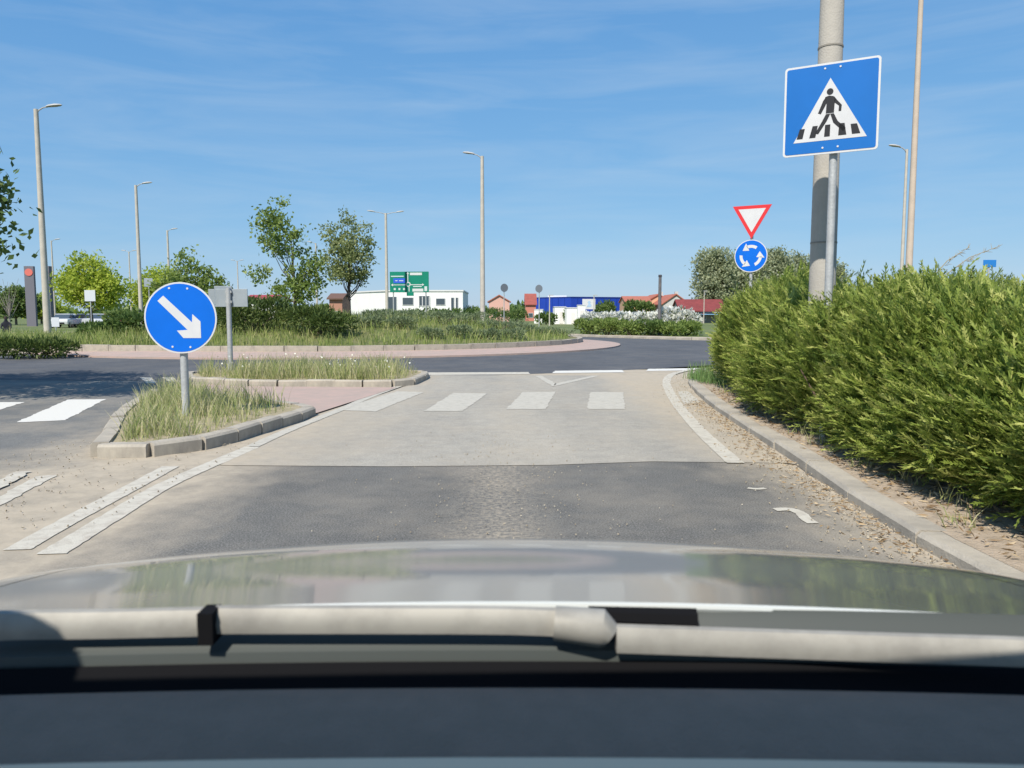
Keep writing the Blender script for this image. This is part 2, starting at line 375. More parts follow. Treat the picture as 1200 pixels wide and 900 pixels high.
mark('yield_line', [(650, 434.5), (729, 433.6), (732, 436.2), (647, 437.2)], M_paintl, ring)
mark('yield_line', [(760, 432.2), (822, 431.2), (818, 433.8), (757, 434.8)], M_paintl, ring)
mark('give_way_mark', [(628, 441), (634, 440.6), (652, 450), (648, 453.5)], M_paintw, road)
mark('give_way_mark', [(648, 453.5), (650, 450), (694, 440.8), (702, 440.8)], M_paintw, road)
def strip(name, pl, wl, m, parent, z=None, n=14):
    z = parent.data.vertices[0].co.z + .005 if z is None else z
    a = smooth_path([G(*p)[:2] for p in pl], n); pts = []; back = []
    for i, q in enumerate(a):
        d = a[min(i+1, len(a)-1)] - a[max(i-1, 0)]; d /= np.linalg.norm(d); nn = np.array([-d[1], d[0]]); e1, e2 = rng.normal(1, .03, 2); pts.append(tuple(q+nn*wl/2*e1)); back.append(tuple(q-nn*wl/2*e2))
    vs = [(*p, z) for p in pts] + [(*p, z) for p in back]; k = len(pts)
    return MB().add(vs, [(k+i, k+i+1, i+1, i) for i in range(k-1)]).build(name, m, parent)
strip('edge_line', [(820, 432.5), (800, 435.5), (786, 440), (781, 448), (785, 460), (795, 476), (822, 507), (862, 543.5)], .15, M_paint, road)
strip('edge_line', [(500, 441.5), (470, 452), (432, 466), (398, 481), (340, 504), (296, 524)], .13, M_paintw, road)
strip('edge_line', [(296, 524), (240, 548), (190, 571), (128, 608), (60, 650)], .15, M_paint, patch)
strip('edge_line', [(200, 547), (150, 574), (82, 610), (20, 645)], .14, M_paint, patch)
mark('hatch_line', [(-14, 572), (17, 553.5), (39, 552.5), (-14, 580)], M_paint, left_lane, .005)
mark('hatch_line', [(-14, 590), (43, 558.6), (68, 557), (-14, 600)], M_paint, left_lane, .005)
mark('hatch_line', [(164, 442), (178, 442), (184, 449), (172, 449)], M_paint, left_lane); mark('hatch_line', [(190, 442), (203, 442), (208, 447), (198, 447)], M_paint, left_lane)
strip('paint_mark', [(908, 598), (925, 597.5), (938, 602), (945, 609), (953, 614)], .075, M_paint, patch)
strip('paint_mark', [(876, 572.5), (886, 573.5), (897, 573)], .05, M_paint, patch)

# ------------------------------------------------------------------ gravel, litter, grass
def pebbles(name, n, fn, smin, smax, m, label, cat):
    pos = np.array([fn() for _ in range(n)]); s = rng.uniform(smin, smax, (n, 1)); D = unit(rng.normal(size=(n, 3))*np.array([1, 1, .45])); s2 = unit(np.cross(D, rng.normal(size=(n, 3))))
    nn = np.cross(D, s2)
    V = []
    for a, b in ((D, s2), (s2, nn), (nn, D)): V.append(np.stack([pos-a*s, pos-b*s*.8, pos+a*s, pos+b*s*.8], 1))
    return quads(name, np.concatenate(V), m, label=label, cat=cat, kind='stuff')
def kx(y): return float(np.interp(y, [k[1] for k in kerbx], [k[0] for k in kerbx]))
M_peb = leaf_mat('pebbles', (.30, .25, .19), (.45, .40, .31), (.58, .53, .44), 0.0, .9)
def f1():
    y = 3.2 + 13*random.random()**1.3; return (kx(y) - abs(random.gauss(0, .25)) - .0, y, .012)
pebbles('gutter_gravel', 1500, f1, .003, .010, M_peb, 'loose grit and small stones drifted along the right hand kerb', 'gravel')
def f2():
    y = 3.2 + 9*random.random(); return (kx(y) + .17 + random.random()*.7, y, .088)
M_lit = leaf_mat('litter', (.16, .10, .055), (.33, .24, .14), (.45, .36, .24), 0.0, .9)
n = 2600; pos = np.array([f2() for _ in range(n)]); D = rng.normal(size=(n, 3))*np.array([1, 1, .25])
quads('leaf_litter', leaves(pos, D, rng.uniform(.03, .10, n), rng.uniform(.004, .02, n)), M_lit, label='dry twigs and needle litter on the soil under the juniper hedge', cat='litter', kind='stuff')
n = 1500; pos = np.array([(kx(y_) - abs(random.gauss(0, .16)) - .02, y_, .014) for y_ in 3.2 + 8*rng.random(n)])
quads('dry_litter', leaves(pos, rng.normal(size=(n, 3))*np.array([1, 1, .15]), rng.uniform(.02, .06, n), rng.uniform(.004, .014, n)), M_lit, label='dry brown leaf bits drifted in the gutter against the right kerb', cat='litter', kind='stuff')
def f3():
    a = random.random(); x = -4.6 + random.random()*2.1; y = 4.4 + random.random()*3.2; return (x, y, .012)
pebbles('road_grit', 500, f3, .003, .010, M_peb, 'scattered grit on the sandy road before the grass island', 'gravel')
def f4(): return (random.gauss(-.05, .5), 3.6 + 4.5*random.random(), .012)
pebbles('road_grit', 350, f4, .003, .008, M_peb, 'stones scattered down the middle of the dark lane', 'gravel')
def blades(name, pts, h, wd, m, label, cat, lean=.45, parent=None):
    n = len(pts); pts = np.asarray(pts, float); a = rng.uniform(0, 2*math.pi, n); D = np.stack([np.cos(a)*lean*rng.random(n), np.sin(a)*lean*rng.random(n), np.ones(n)], 1); D = unit(D)
    hh = (h[0] + (h[1]-h[0])*rng.random(n)**2.2).reshape(-1, 1); s = unit(np.cross(D, rng.normal(size=(n, 3)))); ww = rng.uniform(*wd, n).reshape(-1, 1)
    bend = np.stack([np.cos(a), np.sin(a), np.zeros(n)], 1)*hh*.25*rng.random((n, 1))
    mid = pts + D*hh*.55; tip = pts + D*hh + bend
    V = np.concatenate([np.stack([pts-s*ww, pts+s*ww, mid+s*ww*.8, mid-s*ww*.8], 1), np.stack([mid-s*ww*.8, mid+s*ww*.8, tip+s*ww*.15, tip-s*ww*.15], 1)])
    r = rng.random(n); return quads(name, V, m, parent, rnd=np.concatenate([r, r]), label=label, cat=cat, kind='stuff')
def in_poly(x, y, poly):
    c = False; n = len(poly)
    for i in range(n):
        x1, y1 = poly[i]; x2, y2 = poly[i-1]
        if (y1 > y) != (y2 > y) and x < (x2-x1)*(y-y1)/(y2-y1)+x1: c = not c
    return c
def scatter(poly, n, z, clump=0):
    xs = [p[0] for p in poly]; ys = [p[1] for p in poly]; out = []
    cl = [(random.uniform(min(xs), max(xs)), random.uniform(min(ys), max(ys))) for _ in range(clump)]
    while len(out) < n:
        if clump and random.random() < .75: c = random.choice(cl); x, y = random.gauss(c[0], .16), random.gauss(c[1], .16)
        else: x, y = random.uniform(min(xs), max(xs)), random.uniform(min(ys), max(ys))
        if in_poly(x, y, poly): out.append((x, y, z))
    return out
M_dgrass = leaf_mat('dry_grass', (.25, .32, .10), (.43, .43, .20), (.62, .55, .36), .4)
M_grass = leaf_mat('green_grass', (.17, .24, .06), (.30, .36, .10), (.50, .48, .22), .42)
blades('dry_grass', scatter(inset(isl1, .24), 5600, .10, 38), (.03, .36), (.0025, .006), M_dgrass, 'dry tufted grass on the nose island around the keep right sign', 'grass', .6)
blades('dry_grass', scatter(inset(isl2, .24), 6500, .10, 45), (.05, .46), (.003, .008), M_dgrass, 'dry weedy grass on the splitter island beside the roundabout', 'grass', .5)
# flower heads on island 2
fl = np.array(scatter(inset(isl2, .3), 70, .1)); fl[:, 2] += rng.uniform(.2, .42, len(fl))
quads('white_umbels', leaves(fl, rng.normal(size=(70, 3))*np.array([1, 1, .2]), .04, .04), mat('umbel_white', (.7, .7, .6), .8), label='small white flower heads above the grass of the splitter island', cat='flowers', kind='stuff')
pts = []
while len(pts) < 26000:
    a = random.uniform(-math.pi, math.pi); s = math.sqrt(random.random())*.97; r = float(isl_r(a))*s; x, y = CC[0]+r*math.cos(a), CC[1]+r*math.sin(a)
    if y < 36.5 or random.random() < .15: pts.append((x, y, float(isl_z(x, y))-.02))
blades('meadow_grass', pts, (.12, .5), (.007, .018), M_grass, 'tall rough grass covering the mound of the roundabout island', 'grass', .4)
pts = [(6 + 22*random.random()**1.2 + .0, 40.5 + random.random()*9, .09) for _ in range(0)]
tuft = [(3.45 + random.gauss(0, .12), 13.6 + random.gauss(0, .45), .1) for _ in range(700)]
blades('green_grass', tuft, (.1, .38), (.003, .007), leaf_mat('verge_grass', (.10, .2, .06), (.17, .28, .09), (.26, .33, .14), .35), 'fresh green grass tuft by the kerb at the hedge end', 'grass', .4)
tuft = [(x + random.gauss(0, .07), y + random.gauss(0, .07), .1) for (x, y) in [(kx(y)+.25+random.random()*.3, y) for y in np.linspace(3.6, 12, 16)] for _ in range(26)]
blades('dry_grass', tuft, (.04, .16), (.002, .005), M_dgrass, 'sparse dry grass along the soil strip under the hedge', 'grass', .7)

# ------------------------------------------------------------------ vegetation
M_bark = mat('bark', (.11, .085, .06), .9, (.18, .15, .12), 8, 6, .6)
M_twig = mat('twig', (.13, .09, .06), .9)
def plume_templates(k, nseg=13, L_=.235, dens=1.0):
    out = []
    for _ in range(k):
        t = np.linspace(.08, 1, nseg); quadsl = []
        droop = random.uniform(.0, .3)
        ax = np.stack([np.zeros(nseg), t*L_, -droop*(t**2)*L_*.6 + .0*t], 1)
        for i in range(nseg):
            ln = L_*.30*(1-.65*t[i])*random.uniform(.7, 1.2)
            for sgn in (-1, 1):
                d = np.array([sgn*random.uniform(.35, .9), random.uniform(.9, 1.3), random.uniform(-.45, .6)]); d /= np.linalg.norm(d)
                s = np.cross(d, np.array([random.gauss(0, .5), random.gauss(0, .5), 1])); s /= np.linalg.norm(s); wd = .0046
                p = ax[i]; quadsl.append([p, p+d*ln*.4+s*wd, p+d*ln, p+d*ln*.4-s*wd])
        p = ax[-3]; d = np.array([0, 1, -.1]); quadsl.append([p, p+d*L_*.12+np.array([.006, 0, 0]), p+d*L_*.3, p+d*L_*.12-np.array([.006, 0, 0])])
        quadsl.append([ax[0], ax[nseg//2]+np.array([.005, 0, 0]), ax[-1], ax[nseg//2]-np.array([.005, 0, 0])])
        out.append(np.array(quadsl))
    return np.array(out)
def plumes(name, pos, dirs, sc, m, parent, tpl, **k):
    n = len(pos); Y = unit(dirs); X = unit(np.cross(Y, np.array([0, 0, 1.]) + rng.normal(size=(n, 3))*.5)); Z = np.cross(X, Y)
    M = np.stack([X, Y, Z], 2)*sc.reshape(-1, 1, 1); T = tpl[rng.integers(0, len(tpl), n)]
    V = np.einsum('nij,nqkj->nqki', M, T) + pos[:, None, None, :]
    base = np.clip(rng.normal(.40, .2, n), 0, 1); r = np.clip(base[:, None] + np.linspace(-.22, .3, T.shape[1])[None, :] + rng.normal(0, .1, (n, T.shape[1])), 0, 1)
    return quads(name, V.reshape(-1, 4, 3), m, parent, rnd=r.reshape(-1), **k)
def lumpy(x, y, z, s=1.0, seed=0.0):
    return (np.sin(x*2.1*s+seed)*np.cos(y*1.7*s+1.3*seed)+np.sin(z*2.9*s+y*1.1*s+seed*2)+.7*np.sin(x*4.3*s-y*3.7*s+seed)*np.cos(z*4.1*s)+.5*np.sin(y*7.3*s+z*5*s))/3.2

# --- the big juniper hedge on the right
M_jun = leaf_mat('juniper_foliage', (.09, .155, .03), (.275, .345, .065), (.50, .52, .16), .42, .6)
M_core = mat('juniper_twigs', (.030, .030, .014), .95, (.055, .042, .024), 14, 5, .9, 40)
hedge = empty('juniper_hedge', (4.2, 8, .09), label='large feathery green juniper hedge growing along the kerb beneath the crossing sign', cat='hedge')
LX = ([0, 3, 5, 7.6, 10, 12.5, 14.2, 15.6], [2.83, 2.80, 2.80, 2.82, 3.08, 3.50, 3.92, 4.9])
HX = ([0, 4.5, 6, 8, 10, 12, 14, 15.6], [1.28, 1.34, 1.40, 1.54, 1.66, 1.68, 1.50, 1.0])
def hedge_pt(s, a, d=0.0):
    """s = distance along, a = 0 left base .. 1 right base; d = inset"""
    y = s; xl = np.interp(y, *LX); H = np.interp(y, *HX); W = 3.6
    ang = math.pi*(1-a)                                   # pi = left .. 0 = right
    cx = xl + W/2
    c, sn = np.cos(ang), np.sin(ang); e = .28
    x = cx + np.sign(c)*np.abs(c)**e*(W/2-d); z = .12 + np.abs(sn)**.55*(H-.12-d)
    x = np.where((c < 0), x - .10*np.sin(np.clip(z/H, 0, 1)*math.pi), x)
    return x, y, z
def hedge_surface(s, a):
    x, y, z = hedge_pt(s, a); xi, yi, zi = hedge_pt(s, a, .5)
    nrm = unit(np.stack([x-xi, np.zeros_like(x), z-zi], 1)); lum = lumpy(x, y, z, 1.25)*.24
    return np.stack([x, y, z], 1) + nrm*lum[:, None], nrm
tpl = plume_templates(14)
n = 25000; s = 1.2 + 14.4*rng.random(n); s = np.where(rng.random(n) < .25, 2.5+rng.random(n)*5, s); a = rng.random(n)**1.15*.86 + .0; a = np.where(rng.random(n) < .16, rng.random(n)*.09, a)
p, nr = hedge_surface(s, a); dep = rng.random(n)**2*.30
end = np.clip((s-14.2)/1.4, 0, 1)
dirs = nr*.75 + np.stack([rng.normal(-.15, .35, n), rng.normal(0, .55, n) + end*1.2, rng.normal(.38, .35, n)], 1)
dirs[:, 2] -= np.clip(.5-p[:, 2], 0, .5)*1.1; p = p - nr*dep[:, None] - unit(dirs)*.14; p[:, 2] = np.maximum(p[:, 2], .19)
sc = rng.uniform(.7, 1.35, n)
plumes('foliage', p, dirs, sc, M_jun, hedge, tpl)
# long leaders poking out of the top
n = 420; s = 2 + 13.4*rng.random(n); a = .12 + .55*rng.random(n); p, nr = hedge_surface(s, a)
d2 = np.stack([rng.normal(.1, .5, n), rng.normal(-.1, .5, n), rng.uniform(.5, 1.1, n)], 1)
plumes('leader_shoots', p - unit(d2)*.12, d2, rng.uniform(1.1, 1.75, n), M_jun, hedge, plume_templates(6, 10))
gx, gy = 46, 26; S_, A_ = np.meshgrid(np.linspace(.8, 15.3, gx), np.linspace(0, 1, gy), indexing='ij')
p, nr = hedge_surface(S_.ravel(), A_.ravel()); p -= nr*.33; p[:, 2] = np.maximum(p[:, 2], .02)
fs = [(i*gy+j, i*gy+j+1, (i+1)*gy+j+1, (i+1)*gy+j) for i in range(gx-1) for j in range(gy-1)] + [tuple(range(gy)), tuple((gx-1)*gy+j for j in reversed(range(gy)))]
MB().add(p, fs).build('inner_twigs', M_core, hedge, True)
mb = MB()
for _ in range(46):
    y = random.uniform(2.5, 14.8); x = float(np.interp(y, *LX)) + random.uniform(.35, .8); mb.tube([(x, y, .06), (x-random.uniform(.05, .3), y+random.gauss(0, .15), .35), (x-random.uniform(.1, .5), y+random.gauss(0, .3), .75)], [.02, .014, .006], 5)
mb.build('stems', M_twig, hedge, kind='stuff')
for o_ in list(hedge.children): o_.location = -Vector(hedge.location)
# dry arching shoot over the hedge
dry = mat('dry_shoot', (.30, .25, .16), .9)
for k_, (px0, py0, px1, py1, Y) in enumerate([(1100, 312, 1172, 288, 7.2), (1085, 318, 1135, 290, 7.0)]):
    a0, b0 = P(px0, py0+16, Y), P(px1, py1, Y); mb = MB(); mid = (Vector(a0)+Vector(b0))/2 + Vector((0, 0, .05)); pth = [a0, mid, b0]
    mb.tube(pth, [.005, .004, .0015], 5)
    for i in range(26):
        t = .25 + .75*random.random(); q = Vector(a0)*(1-t)**2 + mid*2*t*(1-t) + Vector(b0)*t*t; d = Vector((random.uniform(-.1, .9), random.gauss(0, .4), random.uniform(-.2, .7))).normalized()*random.uniform(.03, .07)
        mb.tube([q, q+d], [.003, .001], 4)
    o_ = mb.build('dry_shoot', dry, hedge); o_.location = -Vector(hedge.location)

def limb_tree(mb, base, h, r0, tips, n=7):
    base = Vector(base); top = base + Vector((random.gauss(0, .02)*h, random.gauss(0, .02)*h, h*.8)); pts = [base, base.lerp(top, .35)+Vector((random.gauss(0, .01)*h, 0, 0)), base.lerp(top, .7), top]
    mb.tube(pts, [r0*1.15, r0*.8, r0*.5, r0*.15], n)
    for tp in tips:
        tp = Vector(tp); k = max(.18, min(.92, (tp.z-base.z)/h*.62)); st = base.lerp(top, k); md = st.lerp(tp, .5) + Vector((0, 0, -.05*h))
        mb.tube([st, md, tp], [r0*.38*(1.15-k), r0*.22*(1.15-k)+.004, .006+r0*.04], 5)
def tree(name, loc, h, lobes, nclump, per, leaf, m, label, cat='tree', group=None, r0=.12, spread=.3, bark=None, updir=.3, top_frac=.9, trunk=True):
    """lobes in tree space (x,y,z,rx,ry,rz); clumps of leaf-sized faces spread through them"""
    t = empty(name, loc, 0, label, cat, group); lb = np.array(lobes, float); vol = lb[:, 3]*lb[:, 4]*lb[:, 5]; vol /= vol.sum()
    pick = rng.choice(len(lb), nclump, p=vol); u = unit(rng.normal(size=(nclump, 3)))*(rng.random((nclump, 1))**.42)
    cl = lb[pick, :3] + u*lb[pick, 3:]; rad = spread*rng.uniform(.55, 1.3, nclump)
    ids = np.repeat(np.arange(nclump), per); n = len(ids); c = cl[ids] + rng.normal(size=(n, 3))*rad[ids][:, None]*np.array([.55, .55, .42])
    D = rng.normal(size=(n, 3)) + np.array([0, 0, updir]); V = leaves(c, D, rng.uniform(.7, 1.3, n)*leaf, rng.uniform(.7, 1.3, n)*leaf*.62)
    base = rng.normal(.45, .22, nclump); quads('crown', V, m, t, rnd=np.clip(base[ids]+rng.normal(0, .13, n), 0, 1))
    if trunk:
        mb = MB(); far = [cl[i] for i in rng.choice(nclump, min(16, nclump), replace=False)]; limb_tree(mb, (0, 0, -.08), h*top_frac, r0, far); mb.build('trunk', bark or M_bark, t, True)
    return t
M_maple = leaf_mat('maple_leaves', (.13, .20, .045), (.24, .32, .08), (.36, .42, .15), .45)
M_lime = leaf_mat('lime_leaves', (.26, .34, .045), (.46, .54, .07), (.58, .62, .14), .55)
M_dark_l = leaf_mat('dark_leaves', (.075, .13, .035), (.14, .21, .055), (.22, .28, .09), .4)
M_olive = leaf_mat('olive_leaves', (.19, .235, .085), (.30, .345, .14), (.44, .47, .25), .5)
M_poplar = leaf_mat('poplar_leaves', (.26, .30, .165), (.40, .43, .26), (.55, .58, .41), .5)
M_blos = leaf_mat('white_blossom', (.55, .56, .48), (.74, .74, .68), (.8, .8, .77), .3)
# roadside tree just outside the left edge
tree('roadside_tree', (-11.1, 10.9, .09), 6.0, [(0, 0, 3.9, 2.9, 2.4, 1.9), (2.3, -.5, 4.0, 1.45, 1.1, .9), (-.5, .3, 5.1, 1.9, 1.9, 1.2), (3.0, -.4, 2.6, 1.0, .8, .7), (3.1, -.2, 4.1, .8, .7, .5)] + [(3.6, -.2, 2.75, .42, .5, .7)]*7, 450, 70, .11, M_dark_l, 'leafy roadside tree overhanging the left lane and shading its tarmac', r0=.16, spread=.42)
def at_island(px, Y): x = PX(px, Y); return (x, Y, float(isl_z(x, Y)))
b = at_island(345, 36)
tree('young_maple', b, 5.2, [(-.9, 0, 4.3, .95, .95, 1.0), (-.2, 0, 3.4, 1.0, 1.0, .9), (.6, .2, 2.2, 1.1, 1.0, .8), (-1.4, .1, 2.1, .75, .8, .35), (.3, -.2, 1.2, 1.25, 1.1, .7), (-.75, .1, 5.0, .55, .55, .6), (1.0, 0, 2.6, .7, .6, .5)], 120, 34, .17, M_maple, 'loose irregular young maple on the roundabout mound, taller of its two trees', r0=.10, spread=.38)
b = at_island(409, 34.5)
tree('upright_tree', b, 4.4, [(0, 0, 2.7, 1.05, 1.0, 1.0), (-.75, 0, 3.6, .45, .5, .8), (.1, 0, 3.9, .45, .5, .8), (.7, 0, 3.4, .55, .6, .85), (.0, 0, 1.9, .95, .9, .4)], 170, 30, .13, M_olive, 'narrow upright olive green tree with bare dark trunk on the roundabout mound', r0=.085, spread=.28, bark=mat('dark_bark', (.06, .05, .045), .9))
b = at_island(222, 34.5)
tree('small_tree', b, 3.1, [(0, 0, 2.2, 1.0, .9, .6), (.9, 0, 1.8, .7, .7, .45), (-.2, 0, 2.9, .5, .5, .4), (-1.0, 0, 1.7, .7, .7, .5)], 60, 34, .17, M_maple, 'small spreading tree behind the keep right sign on the roundabout', r0=.07, spread=.32)
def shrub(name, loc, rx, ry, rz, n, leaf, m, label, cat='shrub', group=None, lob=6, asp=.5, up=.5, blos=None):
    t = empty(name, loc, 0, label, cat, group); lb = [(0, 0, rz*.42, rx*.7, ry*.7, rz*.5)]
    for k in range(lob):
        a = 2*math.pi*k/lob + random.random(); q = random.uniform(.4, .62); sc_ = random.uniform(.32, .5); lb.append((math.cos(a)*rx*q, math.sin(a)*ry*q, rz*random.uniform(.3, .68), rx*sc_, ry*sc_, rz*random.uniform(.25, .38)))
    lb = np.array(lb); pk = rng.integers(0, len(lb), n); u = unit(rng.normal(size=(n, 3)))*(.72+.33*rng.random((n, 1))); u[:, 2] = np.abs(u[:, 2])*np.where(rng.random(n) < .75, 1, -1)
    c = lb[pk, :3] + u*lb[pk, 3:]; c[:, 2] = np.maximum(c[:, 2], .02); D = u + rng.normal(size=(n, 3))*.5 + np.array([0, 0, up])
    base = rng.normal(.45, .12, len(lb)); r = np.clip(base[pk] + rng.normal(0, .2, n), 0, 1)
    V = leaves(c, D, rng.uniform(.6, 1.4, n)*leaf, rng.uniform(.6, 1.4, n)*leaf*asp); quads('foliage', V, m, t, rnd=r)
    if blos:
        hi = (c[:, 2] > rz*blos) & (rng.random(n) < .85); k = int(hi.sum()); quads('blossom', leaves(c[hi]+u[hi]*.06, D[hi], rng.uniform(1.0, 1.8, k)*leaf, rng.uniform(1.0, 1.8, k)*leaf*.9), M_blos, t)
    mb = MB()
    for _ in range(7):
        a = random.random()*6.28; mb.tube([(0, 0, -.05), (math.cos(a)*rx*.25, math.sin(a)*ry*.25, rz*.3), (math.cos(a)*rx*.5, math.sin(a)*ry*.5, rz*.6)], [.03, .02, .008], 5)
    mb.build('stems', M_bark, t, kind='stuff')
    return t
M_jd = leaf_mat('dark_juniper', (.05, .085, .02), (.10, .145, .035), (.18, .21, .06), .3)
M_lav = leaf_mat('greyish_shrub', (.14, .185, .095), (.22, .27, .14), (.33, .37, .22), .35)
for px, Y, rx, ry, rz, n_, lab in [(300, 27.3, 1.5, 1.4, 1.15, 3600, 'dark juniper bush below the young maple, bigger of the pair'), (375, 26.6, 1.25, 1.2, 1.0, 3000, 'dark rounded juniper bush near the kerb under the upright tree')]:
    x = PX(px, Y); shrub('juniper_bush', (x, Y, float(isl_z(x, Y))-.03), rx, ry, rz, n_, .17, M_jd, lab, group='juniper bushes on the roundabout', asp=.3)
for px, Y, rx, rz, lab in [(245, 28.5, 1.2, .85, 'green bush behind the grey sign back on the roundabout'), (165, 29, 1.4, .9, 'broad green bush on the roundabout left of the keep right sign'), (120, 31, 1.0, .5, 'low light green bush near the left end of the roundabout')]:
    x = PX(px, Y); shrub('green_bush', (x, Y, float(isl_z(x, Y))-.03), rx, rx*.9, rz, 2200, .17, M_dark_l, lab)
k = 0
for px, Y, rx, rz in [(445, 31, .9, .5), (480, 32.5, 1.0, .5), (520, 31.5, 1.0, .55), (548, 33, .9, .5), (585, 32, 1.0, .5), (612, 33.5, .9, .45), (640, 34.5, .8, .4), (470, 28.6, .6, .4), (540, 28.2, .55, .45), (505, 27.2, .5, .35), (600, 29.5, .6, .4), (570, 28.5, .5, .35), (430, 28.2, .6, .4), (655, 35.5, .7, .35)]:
    x = PX(px, Y); shrub('grey_shrub', (x, Y, float(isl_z(x, Y))-.03), rx, rx, rz, 900, .13, M_lav, 'low grey green shrub growing in the rough grass of the roundabout', group='grey shrubs on the roundabout', asp=.28, lob=5)
x, y_, z_ = G(22, 409, .3); shrub('low_juniper', (x, y_+.8, float(isl_z(x, y_+.8))), 1.35, 1.1, .62, 2600, .17, M_jd, 'low spreading juniper at the foot of the tall concrete lamp post', asp=.28)
# green hedge + white blossom bushes on the far verge
for px, Y, rx, rz in [(690, 47, 1.0, 1.0), (712, 46, 1.0, .95), (738, 45.5, 1.1, .9), (765, 45.2, 1.1, .85), (790, 44.5, 1.0, .8), (808, 45, .8, .8)]:
    shrub('verge_bush', (PX(px, Y), Y, .09), rx, .9, rz, 1300, .18, M_dark_l if px % 2 else M_maple, {690: 'green bush at the left end of the row along the far verge', 712: 'green bush below the white billboard on the far verge', 738: 'green bush in front of the middle blossoming bush on the far verge', 765: 'green bush left of the thin dark post on the far verge', 790: 'green bush right of the thin dark post on the far verge', 808: 'green bush at the right end of the row along the far verge'}[px], group='green bushes along the far verge', lob=5)
for px, Y, rx, rz, lab in [(700, 49.5, 1.3, 1.25, 'white blossoming bush beside the small white billboard'), (730, 49, 1.3, 1.35, 'white blossoming bush below the round clipped tree'), (760, 48, 1.2, 1.35, 'white blossoming bush left of the thin dark pole'), (795, 47, 1.45, 1.75, 'biggest white blossoming bush, right of the thin dark pole')]:
    shrub('blossom_bush', (PX(px, Y), Y, .09), rx, 1.0, rz, 1600, .17, M_dark_l, lab, group='white blossoming bushes', blos=.30)
# trees beyond
for px, Y, top, wpx, m_, lab, lf in [(108, 70, 292, 88, M_lime, 'bright lime green tree in front of the parked cars', .3), (190, 76, 312, 80, M_lime, 'lime green tree behind the keep right sign', .3),
        (18, 110, 335, 60, M_dark_l, 'green tree behind the low juniper at the far left', .45), (48, 125, 345, 50, M_lime, 'pale green tree beside the dark pylon', .45), (250, 105, 330, 60, M_dark_l, 'green tree behind the grey sign back', .4)]:
    h = PZ(top, Y); hw = wpx/2*Y/FPX
    tree('tree', (PX(px, Y), Y, -.03), h, [(0, 0, h*.52, hw*.75, hw*.75, h*.28), (-hw*.5, 0, h*.55, hw*.5, hw*.5, h*.2), (hw*.45, 0, h*.5, hw*.55, hw*.5, h*.22), (hw*.1, 0, h*.8, hw*.5, hw*.5, h*.17), (-hw*.25, 0, h*.75, hw*.35, hw*.35, h*.15)], 240, 30, lf, m_, lab, r0=.16, spread=hw*.22)
for px, Y, top, wpx, lab in [(838, 150, 288, 52, 'tall grey green poplar beside the red roofed market'), (872, 158, 291, 50, 'tall poplar behind the give way sign'), (905, 165, 290, 54, 'grey green poplar between the give way sign and the concrete pole'), (936, 172, 293, 44, 'poplar partly hidden by the thick concrete pole'), (968, 178, 300, 40, 'poplar seen just right of the thick concrete pole')]:
    h = PZ(top, Y); hw = wpx/2*Y/FPX
    tree('poplar', (PX(px, Y), Y, -.03), h, [(0, 0, h*.5, hw, hw, h*.32), (-hw*.3, 0, h*.75, hw*.7, hw*.7, h*.2), (hw*.35, 0, h*.7, hw*.65, hw*.65, h*.22), (0, 0, h*.25, hw*.9, hw*.9, h*.18), (0, 0, h*.88, hw*.5, hw*.5, h*.1)], 380, 34, .55, M_poplar, lab, r0=.35, spread=hw*.26, group='poplars beyond the hedge')
shrub('round_tree', (PX(709, 150), 150, -.03), 2.3, 2.3, PZ(352, 150)+.1, 1500, .5, M_dark_l, 'round clipped tree in front of the blue warehouse', 'tree')
shrub('garden_tree', (PX(748, 140), 140, -.03), 3.0, 2.4, PZ(352, 140)+.1, 1800, .5, M_dark_l, 'dense garden tree in front of the orange house', 'tree')
for px, Y, rx, rz in [(548, 120, 3, 2.6), (562, 130, 3.5, 2.9), (585, 160, 3, 3.0), (606, 150, 2.4, 2.6), (672, 120, 1.8, 2.2), (640, 110, 1.5, 1.8), (500, 100, 3.2, 2.2), (525, 98, 3, 2.2), (465, 95, 3, 2.0)]:
    shrub('distant_bush', (PX(px, Y), Y, -.03), rx, rx*.8, rz, 800, .42, M_dark_l, {548: 'distant bush at the right corner of the white building', 562: 'distant bush left of the street lamp with short arm', 585: 'distant bush beside the pinkish house', 606: 'distant bush between the pinkish and the steep red roofed house', 672: 'distant bush before the white shed and blue warehouse', 640: 'distant bush under the thin pale pole by the warehouse', 500: 'distant bush below the right post of the green direction board', 525: 'distant bush before the narrow windows of the white building', 465: 'distant bush below the left post of the green direction board'}[px], group='distant bushes')
# bare tree far left
t = empty('bare_tree', (PX(10, 60), 60, -.03), 0, 'leafless grey tree behind the low juniper at the far left', 'tree'); mb = MB()
limb_tree(mb, (0, 0, 0), 3.6, .07, [(random.gauss(0, .7), random.gauss(0, .7), random.uniform(1.8, 4.2)) for _ in range(26)]); mb.build('trunk', mat('grey_bark', (.25, .22, .2), .9), t, True)
# far tree belt on the horizon
nb = 14000; ang = rng.uniform(-48, 48, nb); dist = rng.uniform(420, 520, nb); hmax = 5.5 + 2.6*np.sin(ang*.9) + 1.8*np.sin(ang*2.7+1); zc = np.abs(rng.random(nb))*hmax
c = np.stack([np.sin(np.radians(ang))*dist, np.cos(np.radians(ang))*dist, zc], 1)
quads('distant_woods', leaves(c, rng.normal(size=(nb, 3))+np.array([0, 0, .3]), rng.uniform(2, 4, nb), rng.uniform(1.5, 3, nb)), M_dark_l, label='low belt of distant woods along the horizon', cat='woods', kind='stuff')

